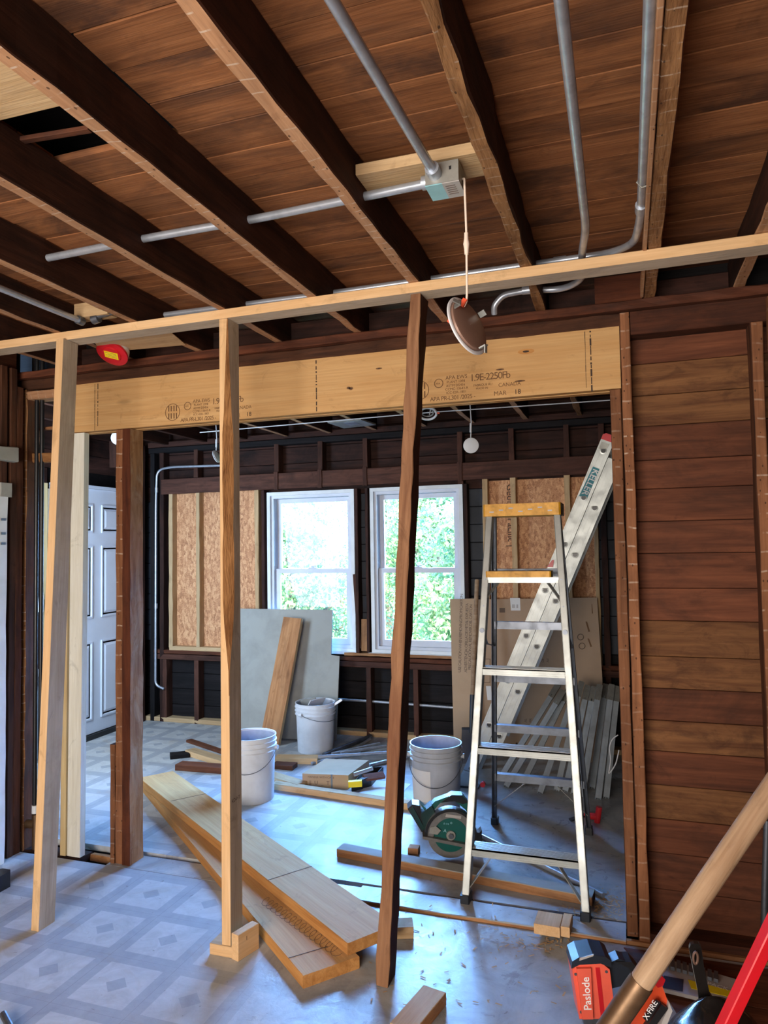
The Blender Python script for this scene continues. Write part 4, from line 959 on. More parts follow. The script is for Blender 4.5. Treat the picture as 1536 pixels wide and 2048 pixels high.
b = B(); cx0, cx1 = TL.x - .022, TR.x + .02
b.box((cx0, 3.362, 1.655), (cx1, 3.565, 1.712), ch=.008).build('top_cap', M['yellow'], sl, ms)
b = B()
for q in range(7): x = cx0 + .03 + q * .045; b.box((x, 3.3605, 1.672 + (q % 3) * .008), (x + .02, 3.3625, 1.678 + (q % 3) * .008))
b.build('paint_smear', M['label_grey'], sl, ms)['kind'] = 'stuff'
for (pa_, pb_, n_) in ((atz(FL, TL, .2) + V((.10, .02, 0)), atz(FL, TL, .07) + V((.01, .01, 0)), 'gusset'), (atz(FR, TR, .2) + V((-.10, .02, 0)), atz(FR, TR, .07) + V((-.01, .01, 0)), 'gusset'), (atz(RL, UL, .25) + V((.16, 0, 0)), atz(RL, UL, .1), 'gusset'), (atz(RR, UR, .25) + V((-.14, 0, 0)), atz(RR, UR, .1), 'gusset'),
                     (atz(FL, TL, 1.35) + V((.06, .05, 0)), atz(FL, TL, 1.27) + V((.005, .01, 0)), 'gusset'), (atz(FR, TR, 1.35) + V((-.07, .05, 0)), atz(FR, TR, 1.26) + V((-.005, .01, 0)), 'gusset')):
    B().bar(pa_, pb_, .018, .004).build(n_, M['alu_dull'], sl, ms)
for s_, (fa, fb, ra, rb) in ((1, (FL, TL, RL, UL)), (-1, (FR, TR, RR, UR))):
    p, q = atz(fa, fb, 1.14) , atz(ra, rb, 1.0); m_ = (p + q) / 2 + V((-.012 * s_, 0, -.03)); B().bar(p, m_, .016, .003).bar(m_, q, .016, .003).build('spreader', M['steel_dark'], sl, ms)
    c = atz(fa, fb, 1.13) + V((0, -.004, 0)); B().tube([c, c + V((0, -.004, 0))], .011, 12).build('spreader_bolt', M['steel_dark'], sl, ms)
    for z in (.09, .30, .62, .96, 1.24, 1.36): c = atz(fa, fb, z); B().tube([c + V((0, -.003, 0)), c + V((0, .001, 0))], .0038, 8).build('rivet', M['steel_dark'], sl, ms)
for p in (FL, FR): B().box((p.x - .021, p.y - .012, 0), (p.x + .018, p.y + .06, .045), ch=.004).build('foot', M['blue_black'], sl, ms)
for p in (RL, RR): B().box((p.x - .018, p.y - .035, 0), (p.x + .02, p.y + .015, .035), ch=.004).build('foot', M['black'], sl, ms)

# ---- circular saw on the floor
sm = Matrix.Translation(gz(901, 1668, .122)) @ Matrix.Rotation(math.radians(18.6), 4, 'Z') @ Matrix.Rotation(math.radians(6), 4, 'Y')
sw = empty('circular_saw', mw=sm @ Matrix.Translation((0, 0, -.15)), label='green cordless circular saw lying on the floor before the grey bucket', cat='saw')
def px2(pts): return [((u - 901) * .00262, (1670 - v) * .00262) for u, v in pts]     # flat outlines measured on the saw's own plane
def arc(r, a0, a1, n=16, cx=0, cz=0): return [(cx + r * math.cos(math.radians(a0 + (a1 - a0) * i / n)), cz + r * math.sin(math.radians(a0 + (a1 - a0) * i / n))) for i in range(n + 1)]
B().poly(arc(.124, -8, 188, 24) + arc(.083, 188, -8, 20), -.02, .035, mw=sm).build('upper_guard', M['grey_metal'], sw, MW[sw])
B().poly(arc(.126, -8, 188, 24) + arc(.114, 188, -8, 20), -.026, -.018, mw=sm).build('guard_rim', M['black'], sw, MW[sw])
B().poly(arc(.081, 0, 360, 32)[:-1], -.012, .02, mw=sm).build('green_cover', M['teal'], sw, MW[sw])
B().poly(arc(.112, 180, 352, 22) + arc(.078, 352, 180, 16), -.006, .02, mw=sm).build('lower_guard', M['grey_metal'], sw, MW[sw])
B().poly(arc(.03, 0, 360, 16, .028, -.07)[:-1], -.01, .0, mw=sm).build('guard_lever', M['grey_metal'], sw, MW[sw])
B().poly(arc(.022, 0, 360, 20)[:-1], -.022, 0, mw=sm).build('flange', M['alu_dull'], sw, MW[sw])
B().poly(arc(.013, 0, 360, 6)[:-1], -.034, 0, mw=sm).build('arbor_bolt', M['steel_dark'], sw, MW[sw])
B().poly(px2([(849, 1673), (849, 1678), (962, 1690), (962, 1684)]), -.04, .13, mw=sm).build('base_plate', M['grey_metal'], sw, MW[sw])
B().poly(px2([(818, 1633), (826, 1624), (840, 1625), (854, 1665), (848, 1673)]), .01, .085, mw=sm).build('battery', M['black'], sw, MW[sw])
B().poly(px2([(821, 1634), (828, 1628), (852, 1664), (849, 1670)]), .004, .012, mw=sm).build('battery_badge', M['teal_dark'], sw, MW[sw])
B().poly(px2([(840, 1622), (854, 1640), (862, 1640), (878, 1618), (905, 1612), (926, 1626), (936, 1640), (944, 1636), (928, 1610), (918, 1600), (898, 1602), (868, 1616), (855, 1632)]), .02, .07, mw=sm).build('handle', M['teal'], sw, MW[sw], smooth=40)
B().poly(px2([(880, 1616), (898, 1601), (916, 1600), (930, 1612), (920, 1616), (905, 1612)]), .015, .075, mw=sm).build('grip', M['black'], sw, MW[sw])
B().poly(px2([(843, 1640), (862, 1622), (872, 1640), (860, 1668), (852, 1668)]), .005, .08, mw=sm).build('motor_housing', M['teal_dark'], sw, MW[sw])
B().poly(px2([(946, 1660), (953, 1660), (957, 1655), (960, 1680), (969, 1682), (969, 1688), (946, 1688)]), -.02, .03, mw=sm).build('fence_clamp', M['black'], sw, MW[sw])
B().poly(px2([(889, 1632), (917, 1633), (917, 1638), (888, 1637)]), -.0215, -.0195, mw=sm).build('printed_plate', M['label_grey'], sw, MW[sw])
B().poly(px2([(862, 1658), (872, 1655), (882, 1662), (876, 1670), (861, 1669)]), -.024, -.018, mw=sm).build('cover_plate', M['alu_dull'], sw, MW[sw])
for uu, vv, tx, s_ in ((886, 1652, '8-1/4', .012), (898, 1650, 'o', .02), (887, 1666, 'A', .022)): 
    q = px2([(uu, vv)])[0]; text(tx, s_, sm @ V((q[0], -.0125, q[1])), sm.to_3x3() @ V((1, 0, 0)), sm.to_3x3() @ V((0, 0, 1)), M['label_blue'], sw)

# ---- red tool at the foot of the silver bars
rt = empty('red_tool', gz(1165, 1640), 'small red and black hand tool on the floor behind the stepladder', 'tool')
a, b = gz(1170, 1630, .025), gz(1196, 1634, .03)
B().tube([a, b], [.016, .02], 10).build('body', M['red_cap'], rt, MW[rt], smooth=50)
B().tube([b + V((-.006, 0, -.03)), b + V((.008, 0, .055))], .017, 10).build('guard', M['red_cap'], rt, MW[rt], smooth=50)
B().bar(gz(1140, 1640, .006), a, .03, .008).build('blade', M['black'], rt, MW[rt])

# ---- pile of conduit offcuts
pile = [((648, 1510), (741, 1473), .018, 'thick dark conduit offcut pointing at the wall stud', 'steel_dark'), ((664, 1508), (759, 1487), .013, 'conduit offcut lying just before the thick dark one', 0), ((681, 1506), (772, 1492), .012, 'conduit offcut on top of the pile with its far end behind the leaning stud', 0), ((636, 1514), (778, 1505), .012, 'long bluish conduit offcut running level across the pile', 0), ((623, 1527), (720, 1503), .011, 'lowest conduit offcut, its near end by the pale board', 0), ((738, 1531), (812, 1513), .014, 'bright conduit offcut between the small carton and the leaning stud', 0), ((708, 1549), (745, 1537), .012, 'short bright conduit offcut beside the carton corner', 0), ((690, 1512), (740, 1478), .012, 'short conduit offcut tucked under the thick dark one', 0)]
for i, (a, b, r, lb, m_) in enumerate(pile):
    z = r + [0, .016, .03, .045, .0, .002, .11, .0][i]
    o = conduit('conduit_offcut', [gz(*a, z), gz(*b, z + (.02 if i == 6 else 0))], r, lb, mat=m_ or 'galv'); o['group'] = 'pile of conduit offcuts'
# ---- small carton, yellow-handled tool, dark tray
cx = empty('small_carton', gz(604, 1573), 'small flat closed cardboard carton with handling symbols, on the floor by the conduit pile', 'carton'); mc = MW[cx]
P = [gz(605, 1574), gz(697, 1578), gz(738, 1546), gz(648, 1545)]; P[3] = P[0] + (P[2] - P[1])
B().prism3(P, V((0, 0, .085))).build('carton_body', M['cardboard2'], cx, mc)
w_ = (P[1] - P[0]); nf = V((w_.y, -w_.x, 0)).normalized()
B().prism3([P[0] + w_ * .62 + nf * .001, P[0] + w_ * .66 + nf * .001, P[0] + w_ * .66 + nf * .001 + V((0, 0, .086)), P[0] + w_ * .62 + nf * .001 + V((0, 0, .086))], nf * .0006).build('packing_tape', M['clear'], cx, mc)
text('||  U  _  T', .034, P[0] + w_ * .14 + nf * .0012 + V((0, 0, .02)), w_, (0, 0, 1), M['ink_grey'], cx, 'handling_symbols')
text('HANDLE WITH CARE', .018, P[0] + w_ * .12 + nf * .0012 + V((0, 0, .06)), w_, (0, 0, 1), M['ink_grey'], cx)
tr = empty('dark_tray', gz(735, 1565), 'shallow dark tray of tools beside the small carton', 'tray')
q = [gz(704, 1583), gz(742, 1573), gz(766, 1545), gz(730, 1548)]
B().prism3(q, V((0, 0, .012))).build('tray_base', M['black'], tr, MW[tr])
bb = B()
for i in range(4): bb.bar(q[i] + V((0, 0, .02)), q[(i + 1) % 4] + V((0, 0, .02)), .006, .04)
bb.build('tray_rim', M['black'], tr, MW[tr])
tl = empty('yellow_tool', gz(700, 1572, .02), 'tool with a bright yellow grip resting in the dark tray', 'tool')
B().bar(gz(697, 1568, .045), gz(724, 1566, .05), .035, .035).build('grip', M['bright_yellow'], tl, MW[tl]); B().bar(gz(722, 1563, .05), gz(748, 1552, .05), .03, .03).build('body', M['black'], tl, MW[tl])
tag(stick('wood_scrap', gz(728, 1556, .06), gz(768, 1550, .06), .05, .018, M['wall_board'], (0, 1, .4)), 'reddish wood offcut standing behind the yellow-gripped tool', 'offcut')
ps = [gz(u, v, .001) for u, v in ((715, 1588), (790, 1600), (822, 1568), (745, 1560))]
tag(B().prism3(ps, V((0, 0, .0015))).build('paper_sheet', M['paper']), 'flat white sheet of paper on the floor between the carton and the grey bucket', 'paper')
ps = [gz(u, v, .001) for u, v in ((1203, 1918), (1253, 1913), (1268, 1955), (1210, 1960))]
tag(B().prism3(ps, V((0, 0, .0015))).build('loose_tile', M['panel']), 'loose pale floor patch by the orange nail gun', 'tile')

# ---- wiring, boxes and lights under the joists
jb = empty('junction_box', (-.43, 1.84, 2.47), 'metal driver box with pale blue label between two conduits under the ceiling', 'junction box'); mj = MW[jb]
B().box((-.475, 1.795, 2.473), (-.385, 1.878, 2.53)).build('box', M['alu_dull'], jb, mj)
B().box((-.476, 1.795, 2.4705), (-.43, 1.879, 2.4735)).build('lid', M['label_blue'], jb, mj)
B().box((-.43, 1.795, 2.4705), (-.384, 1.879, 2.4735)).build('lid', M['label_grey'], jb, mj)
b = B()
for i in range(5): b.box((-.424, 1.81 + i * .011, 2.4698), (-.398, 1.813 + i * .011, 2.4703))
b.build('printed_label', M['ink_grey'], jb, mj)
for x in (-.442, -.41): B().box((x, 1.7945, 2.505), (x + .006, 1.7955, 2.515)).build('knockout', M['black'], jb, mj)
B().tube([(-.448, 1.80, 2.50), (-.448, 1.76, 2.50)], .019, 12).tube([(-.47, 1.84, 2.505), (-.495, 1.84, 2.505)], .019, 12).build('connector', M['galv'], jb, mj, smooth=50)
tag(stick('cleat_board', (-.672, 1.86, 2.555), (-.32, 1.865, 2.555), .13, .03, M['pine_pale'], (0, 1, 0), rough=.0015), 'short pale pine board fixed between the joists above the junction box', 'board')
conduit('ceiling_conduit', [(-.50, .2, 2.50), (-.448, 1.80, 2.50)], .0125, 'straight conduit running in to the blue-labelled junction box')
conduit('ceiling_conduit', [gz(96, 516, 2.54), gz(300, 475, 2.54), gz(515, 437, 2.54), (-.49, 1.845, 2.505)], .0125, 'conduit threaded through the joists toward the blue-labelled junction box')
conduit('ceiling_conduit', [gz(330, 630, 2.54), gz(676, 585, 2.54), gz(1037, 533, 2.54), gz(1218, 507, 2.52), gz(1268, 488, 2.50), (.072, 2.25, 2.495), (.070, .1, 2.495)], .0125, 'conduit bending from the joist side and threading through all the joists', couplings=[(gz(1120, 522, 2.535), (1, 0, 0)), ((.071, 2.18, 2.495), (0, 1, 0))], bend=.14)
conduit('ceiling_conduit', [(-.072, .1, 2.47), (-.085, 2.2, 2.47), (-.11, 2.44, 2.49), (-.125, 2.72, 2.5), (-.2, 2.80, 2.50), gy(1056, 580, 2.8), gy(1005, 590, 2.82), gy(988, 612, 2.83), gy(989, 628, 2.85)], .0125, 'conduit that dips over the new plate and hooks down behind it', bend=.07, couplings=[(gy(1056, 580, 2.8), (1, 0, 0))])
conduit('ceiling_conduit', [(-2.14, 1.3, 2.485), (-2.135, 2.38, 2.485)], .0125, 'conduit between two joists reaching the greenish junction box', mat='galv')
B_ = empty('green_box', (-2.11, 2.42, 2.5), 'greenish junction box tucked over the new plate between the joists', 'junction box')
B().box((-2.17, 2.40, 2.50), (-2.0, 2.46, 2.56)).build('cover', M['pine_pale'], B_, MW[B_]); B().tube([(-2.135, 2.38, 2.485), (-2.135, 2.41, 2.485)], .018, 10).tube([(-2.09, 2.42, 2.50), (-1.93, 2.42, 2.52)], .0125, 10).tube([(-2.09, 2.42, 2.49), (-2.06, 2.42, 2.495)], .02, 10).build('connector', M['steel_dark'], B_, MW[B_], smooth=50)
tag(B().tube([(.092, 2.02, 2.52), (.07, 2.02, 2.515), (.058, 2.02, 2.495), (.07, 2.02, 2.479), (.094, 2.02, 2.485)], .003, 6).build('conduit_strap', M['alu_dull']), 'thin strap holding the conduit to the light rough joist', 'strap')

def disc_light(name, c, nrm, r, label, back=False, th=.012):
    z = V(nrm).normalized(); x = z.cross(V((0, 0, 1))).normalized(); y = z.cross(x)
    mw = Matrix(((x.x, y.x, z.x, c[0]), (x.y, y.y, z.y, c[1]), (x.z, y.z, z.z, c[2]), (0, 0, 0, 1)))
    o = empty(name, mw=mw, label=label, cat='light')
    B().lathe([(.001, -th * .55), (r * .8, -th * .5), (r * .98, -th * .3), (r, 0), (r * .98, th * .1), (r * .9, th * .12), (r * .88, .0), (.001, .0)], 40, mw=mw).build('trim_ring', M['wplastic'], o, mw, smooth=40)
    B().lathe([(.001, th * .7), (r * .8, th * .7), (r * .86, th * .55), (r * .87, 0)], 40, mw=mw).build('back_plate', M['brown_metal'] if back else M['wplastic'], o, mw, smooth=40)
    return o, mw
rd_ = _ray(935, 652).normalized(); r_h = rd_.cross(V((0, 0, 1))).normalized(); nd = -rd_ * .43 + (r_h * .887 + r_h.cross(rd_) * .46) * .903
dl, mw = disc_light('hanging_downlight', gy(935, 652, 1.845), nd, .083, 'round downlight hanging by its cable with its brown back showing, before the beam', True, .014)
for a in (100, 215, 330):
    ca = math.radians(a); c = mw @ V((math.cos(ca) * .07, math.sin(ca) * .07, .012)); d2 = (mw.to_3x3() @ V((math.cos(ca), math.sin(ca), 0))); t2 = mw.to_3x3() @ V((0, 0, 1))
    B().bar(c, c + t2 * .02, .016, .004, up=d2).bar(c + t2 * .018, c + t2 * .01 + d2 * .018, .012, .003, up=t2).build('spring_clip', M['alu'], dl, mw)
for u, v in ((903, 639), (927, 606)):
    c = gy(u, v, 1.83); B().bar(c - V((.006, 0, .009)), c + V((.006, 0, .009)), .014, .012).build('clip_tip', M['orange'], dl, mw)
tag(B().tube(fillet([(-.384, 1.84, 2.497), (-.378, 1.835, 2.495), (-.376, 1.83, 2.44), gy(933, 470, 1.83), gy(934, 590, 1.83), gy(933, 603, 1.83), gy(928, 613, 1.835)], .02), .0032, 8).tube([gy(932.5, 466, 1.83), gy(932.5, 478, 1.83), gy(932.8, 488, 1.83), gy(933, 498, 1.83), gy(933, 509, 1.83)], [.0055, .006, .0085, .0065, .0055], 10).build('light_cable', M['beige'], smooth=50), 'beige cable with inline plug from the junction box to the hanging downlight', 'cable')
for (u, v, y, nrm, r, lab, top) in ((942, 891, 4.7, (-.3, .93, .12), .052, 'small round white light hanging by a wire in front of the back wall', (940, 806)), (433, 913, 4.7, (.92, .05, .33), .05, 'small white light hanging edge-on beside the bark-edged stud', (432, 850)), (236, 876, 4.7, (-.5, .85, .1), .055, 'small white light half hidden behind the old double post', (233, 850))):
    c = gy(u, v, y); o, _ = disc_light('small_downlight', c, nrm, r, lab)
    tag(B().tube([V((gy(*top, y).x, y, 2.612)), gy(*top, y), (gy(*top, y) + c) / 2 + V((.006, 0, 0)), c + V((0, -.005, r * .9))], .004, 6).tube([(gy(*top, y) + c * 1.4) / 2.4 + V((.002, 0, .03)), (gy(*top, y) + c * 1.4) / 2.4 - V((0, 0, .03))], .0075, 8).build('light_wire', M['wplastic'], smooth=60), 'thin white wire of the %s' % lab.replace(' hanging by a wire', '').replace(' hanging', ''), 'wire')
c = gy(855, 827, 4.6); o = empty('ring_light', c, 'clear ring-shaped light trim hanging just under the beam beside the leaning stud', 'light')
rm = Matrix.Translation(c) @ V((.1, -.5, -.85)).to_track_quat('Z', 'Y').to_matrix().to_4x4()
B().tube([rm @ V((.06 * math.cos(q * math.pi / 12), .06 * math.sin(q * math.pi / 12), 0)) for q in range(24)], .008, 8, closed=True).build('ring', M['wplastic'], o, MW[o], smooth=60)
B().tube([rm @ V((.04 * math.cos(q * math.pi / 12), .04 * math.sin(q * math.pi / 12), -.01)) for q in range(24)], .005, 8, closed=True).build('inner_ring', M['alu_dull'], o, MW[o], smooth=60)
B().bar(rm @ V((.06, 0, 0)), rm @ V((.08, 0, 0)), .014, .01).build('clip_tip', M['orange'], o, MW[o])
B().tube([c + V((0, .05, 0)), c + V((.02, .06, .1)), (c.x + .02, c.y + .06, 2.612)], .004, 6).build('wire', M['wplastic'], o, MW[o], smooth=60)
tag(B().tube([gy(400, 865, 4.9), gy(640, 844, 4.9), gy(870, 824, 4.9), gy(1225, 800, 4.9)], .004, 6).build('white_cable', M['wplastic']), 'white cable strung across the far room just below the beam', 'cable')
ob = empty('ceiling_light_box', gz(700, 847, 2.462), 'square metal light housing in the far room ceiling below the beam', 'light housing')
q = [gz(u, v, 2.465) for u, v in ((655, 846), (688, 857), (752, 850), (722, 840))]
B().prism3(q, V((0, 0, .012))).build('housing', M['alu_dull'], ob, MW[ob]); B().prism3([gz(u, v, 2.463) for u, v in ((686, 846), (700, 851), (722, 849), (708, 844))], V((0, 0, .0015))).build('reflector', M['galv'], ob, MW[ob])

sd = V(gy(224, 708, 2.72)); rd_ = _ray(222, 702).normalized(); r_h = rd_.cross(V((0, 0, 1))).normalized(); nz = (-rd_ * .62 + (r_h * -.45 - r_h.cross(rd_) * .89) * .785).normalized(); xx = nz.cross(V((0, 0, 1))).normalized(); yy = nz.cross(xx)
mw = Matrix(((xx.x, yy.x, nz.x, sd.x), (xx.y, yy.y, nz.y, sd.y), (xx.z, yy.z, nz.z, sd.z), (0, 0, 0, 1)))
so = empty('smoke_alarm', mw=mw, label='round smoke alarm with red dust cover and yellow sticker under the new plate', cat='smoke alarm')
B().lathe([(.001, -.045), (.066, -.045), (.07, -.03), (.07, -.01), (.062, -.008)], 36, mw=mw).build('base', M['wplastic'], so, mw, smooth=40)
B().lathe([(.062, -.012), (.073, -.01), (.073, 0), (.066, .003), (.045, .002), (.042, .008), (.001, .008)], 36, mw=mw).build('dust_cover', M['red'], so, mw, smooth=30)
b = B(); b.box((-.032, -.02, .0085), (.032, .02, .0095)); [b.v.__setitem__(i, mw @ (Matrix.Rotation(-.45, 3, 'Z') @ v)) for i, v in enumerate(b.v)]; b.build('sticker', M['bright_yellow'], so, mw)
b = B()
for i in range(4): b.box((-.026, -.014 + i * .008, .0096), (.026 - .01 * (i % 2), -.012 + i * .008, .0099))
[b.v.__setitem__(i, mw @ (Matrix.Rotation(-.45, 3, 'Z') @ v)) for i, v in enumerate(b.v)]; b.build('sticker_print', M['ink_grey'], so, mw)
tag(B().prism3([gz(u, v, 2.466) for u, v in ((178, 672), (330, 655), (372, 690), (205, 705))], V((0, 0, .003))).build('patch_board', M['pine_pale']), 'pale patch board under the joists behind the red smoke alarm', 'board')
tag(B().prism3([gz(u, v, 2.60) for u, v in ((-60, 255), (124, 211), (0, 112), (-60, 60))], V((0, 0, .008))).build('patch_board', M['pine_pale']), 'bright new board patching the ceiling at the open gap', 'board')
tag(stick('gap_strip', gz(45, 280, 2.603), gz(180, 258, 2.603), .02, .012, M['ceil_dark'], (0, 1, 0)), 'thin dusty strip at the near lip of the ceiling gap', 'batten')
conduit('wall_conduit', [gy(470, 930, 5.45), gy(342, 934, 5.45), gy(314, 940, 5.45), gy(312, 1000, 5.45), gy(311, 1370, 5.45), gy(328, 1378, 5.45)], .011, 'conduit bending down the dark corner of the back wall', bend=.1, couplings=[(gy(313, 980, 5.45), (0, 0, 1)), (gy(312, 1212, 5.45), (0, 0, 1))])
conduit('wall_conduit', [gy(676, 1398.5, 5.505), gy(735, 1402, 5.505), gy(827, 1409, 5.505), gy(918, 1416, 5.505)], .011, 'horizontal conduit through the low studs under the windows')
tag(stick('wedge_block', gy(731, 1302, YB + .02), gy(731, 1238, YB + .03), .062, .03, M['scrap'], (1, 0, 0)), 'short upright pine block between the two windows', 'block')

# ---- left edge: pipes, switch box, wrapped panel, casing
bp_ = empty('black_pipe', (-2.93, 3.0, .12), 'tall black pipe rising through the partition with a brass valve at its foot', 'pipe')
B().tube([(-2.94, 2.99, .21), (-2.945, 2.99, 2.6)], .011, 14).build('pipe', M['black'], bp_, MW[bp_], smooth=50); B().tube([(-2.915, 3.0, .21), (-2.92, 3.0, 2.6)], .011, 14).build('pipe', M['black'], bp_, MW[bp_], smooth=50)
B().tube([(-2.935, 2.99, .175), (-2.935, 2.99, .215)], .018, 12).build('collar', M['white_paint'], bp_, MW[bp_], smooth=50)
B().tube([(-2.93, 2.99, -.02), (-2.93, 2.99, .17)], .02, 12).tube([(-2.99, 2.98, .12), (-2.93, 2.985, .12)], .022, 12).build('valve', M['bronze'], bp_, MW[bp_], smooth=50)
o = conduit('wall_conduit', [gx(64, 860, XL + .02), gx(66, 985, XL + .02), gx(67, 1190, XL + .02)], .012, 'pale conduit on the door wall dropping to the white switch box', mat='wplastic')
o = conduit('wall_conduit', [gx(52, 968, XL + .035), gx(62, 985, XL + .035), gx(64, 1010, XL + .035), gx(66, 1190, XL + .035)], .01, 'bent silver conduit entering the top of the white switch box', bend=.1)
sb = empty('switch_box', gx(66, 1208, XL + .03), 'white surface switch box on the door wall behind the black pipe', 'switch box')
c = gx(68, 1208, XL + .02); B().box((XL + .0, c.y - .065, c.z - .06), (XL + .045, c.y + .065, c.z + .06), ch=0).build('box', M['wplastic'], sb, MW[sb]); B().box((XL + .045, c.y - .04, c.z - .035), (XL + .05, c.y - .012, c.z + .035)).build('switch_plate', M['alu_dull'], sb, MW[sb])
wpn = empty('wrapped_panel', (XL + .06, 4.15, 0), 'plastic-wrapped white-edged panel standing behind the black pipe', 'panel')
B().box((XL + .02, 3.9, .02), (XL + .05, 4.3, .62)).build('wrap', M['clear'], wpn, MW[wpn]); B().box((XL + .015, 3.9, .62), (XL + .055, 4.3, .665)).build('top_edge', M['white_paint'], wpn, MW[wpn]); B().box((XL + .02, 3.9, .0), (XL + .045, 4.3, .62)).build('core', M['label_grey'], wpn, MW[wpn])
tag(stick('wood_block', gz(48, 1574) + V((0, 0, .05)), gz(68, 1574) + V((0, 0, .05)), .1, .085, M['pine'], (0, 0, 1)), 'orange pine block seen low behind the black pipe', 'block')
bpy.data.objects[-1] if False else None
dc = structure('trim_1', (-2.95, 2.72, 0))
stick('casing_board', (-2.945, 2.74, 0), (-2.945, 2.74, 1.80), .12, .02, M['white_paint'], (0, 1, 0), dc, rough=.0015)
stick('casing_board', (-2.95, 2.79, 1.80), (-2.95, 2.79, 1.87), .07, .03, M['panel'], (0, 1, 0), dc, rough=.0015)
stick('head_block', (-2.955, 2.66, 2.02), (-2.955, 2.86, 2.02), .07, .04, M['panel'], (0, 0, 1), dc, rough=.003)
for zc in (1.68, 1.61, 1.56): B().box((-2.934, 2.755, zc), (-2.928, 2.78, zc + .012)).build('strike_plate', M['steel_dark'], dc)

# ---- tape measure and rod end at the near left
tm = empty('tape_measure', gz(5, 1790), 'black tape measure with a yellow stripe on the bare floor', 'tape measure')
p0 = gz(-4, 1782); B().box((p0.x - .05, p0.y - .03, 0), (p0.x + .02, p0.y + .06, .07), ch=.012).build('case', M['black'], tm, MW[tm]); B().box((p0.x - .03, p0.y - .0325, .03), (p0.x + .012, p0.y - .0295, .04)).build('stripe', M['bright_yellow'], tm, MW[tm])
tag(B().tube([gz(6, 2028, .02), gz(24, 2062, .012)], .011, 10).build('metal_rod', M['steel_dark']), 'short dark metal rod end on the vinyl floor', 'rod')

# ---- right foreground: shovel handle, red bar, nailers, dustpan, blister pack
hs_ = empty('long_handle_tool', (-.3, 1.4, 0), 'long tool with a thick weathered wooden handle in a worn steel socket', 'shovel')
q0, q1 = gd(1277, 1972, 1.5), gd(1566, 1545, 1.46); dv = (q1 - q0).normalized(); kf = q0.z / dv.z; ft = q0 - dv * kf
B().tube([q0 - dv * .04, q0 + dv * .02, q0.lerp(q1, .5), q1, q1 + dv * .25], [.0225, .0235, .0235, .0225, .022], 18).build('handle', M['handle_wood'], hs_, frame_mw(q0, dv, (0, 1, 0)), smooth=50)
B().tube([ft + dv * .30, ft + dv * .36, q0 - dv * .01, q0 + dv * .012], [.02, .024, .026, .0255], 18).build('socket', M['bronze'], hs_, MW[hs_], smooth=50)
bs = CR; B().prism3([ft + bs * -.02, ft + bs * .02, ft + dv * .2 + bs * .09, ft + dv * .33 + bs * .08, ft + dv * .33 - bs * .08, ft + dv * .2 - bs * .09], V((0, .004, 0))).build('blade', M['steel_dark'], hs_, MW[hs_])
rb = gd(1452, 2048, 1.3); rt_ = gd(1560, 1822, 1.28); d3 = (rt_ - rb).normalized(); r0 = rb - d3 * (rb.z / d3.z)
o = tag(stick('red_bar', r0, rt_ + d3 * .4, .022, .024, M['red'], CR), 'square red metal bar propped up beside the black dustpan', 'bar')
gp = empty('grey_pipe', (.50, 2.9, 0), 'thin grey pipe standing at the wall corner', 'pipe'); B().tube([gz(1526, 1925, .0), gy(1534, 1640, 2.93)], .012, 10).build('pipe', M['steel_dark'], gp, MW[gp], smooth=50)

def nailer(name, base, rz, sc, body, label, mark, tilt=0, extra=0):
    """framing nailer standing on its nose: body, cap, grip with battery, magazine"""
    mw = Matrix.Translation(base) @ Matrix.Rotation(rz, 4, 'Z') @ Matrix.Rotation(tilt, 4, 'Y') @ Matrix.Scale(sc, 4)
    o = empty(name, mw=Matrix.Translation(base), label=label, cat='nail gun'); m0 = MW[o]
    def P(pts, y0, y1, nm, mat, sm_=None): return B().poly(pts, y0, y1, mw=mw).build(nm, M[mat], o, m0, smooth=sm_)
    P([(-.042, .12), (.06, .12), (.054, .255), (.035, .272), (-.03, .272), (-.052, .258)], -.04, .04, 'motor_body', body)
    P([(.018, .125), (.03, .125), (.026, .262), (.014, .262)], -.0415, -.04, 'groove', 'red')
    for sx_, sz_ in ((-.043, .245), (.044, .25), (.05, .14), (-.036, .14)): P([(sx_ + .004 * math.cos(q * math.pi / 4), sz_ + .004 * math.sin(q * math.pi / 4)) for q in range(8)], -.042, -.04, 'screw', 'steel_dark')
    P([(-.035, .125), (-.005, .125), (0, .265), (-.04, .265)], -.05, -.04, 'side_rib', body)
    P([(-.054, .262), (-.03, .272), (.03, .274), (.058, .262), (.06, .28), (.045, .292), (.01, .298), (-.03, .293), (-.05, .282)], -.043, .043, 'end_cap', 'blue_black')
    P([(-.03, .285), (.01, .297), (.012, .302), (-.028, .292)], -.046, -.043, 'cap_label', 'label_grey')
    P([(.05, .26), (.085, .275), (.12, .262), (.14, .22), (.135, .18), (.11, .17), (.095, .2), (.05, .19)], -.022, .022, 'grip', 'blue_black', 40)
    P([(.075, .268), (.12, .268), (.145, .235), (.15, .18), (.13, .165), (.125, .22), (.11, .25)], -.026, .026, 'battery', 'black')
    P([(-.02, 0), (.02, 0), (.03, .12), (-.03, .12)], -.018, .018, 'nose', 'steel_dark')
    P([(.02, .03), (.16, .11), (.15, .15), (.02, .08)], -.014, .014, 'magazine', body)
    text(mark[0], mark[1] * sc, mw @ V(mark[2]), mw.to_3x3() @ V(mark[3]), mw.to_3x3() @ V(mark[4]), M['white_ink'], o, 'maker_lettering', 1.0, .0004)
    return o, mw
nb_ = gz(1190, 2105, 0)
nailer('nail_gun', nb_, math.radians(14), 1.03, 'orange_red', 'orange-red nail gun with dark end cap standing beside the long wooden handle', ('Paslode', .03, (-.008, -.0505, .15), (0, 0, 1), (-1, 0, 0)), tilt=math.radians(-3))
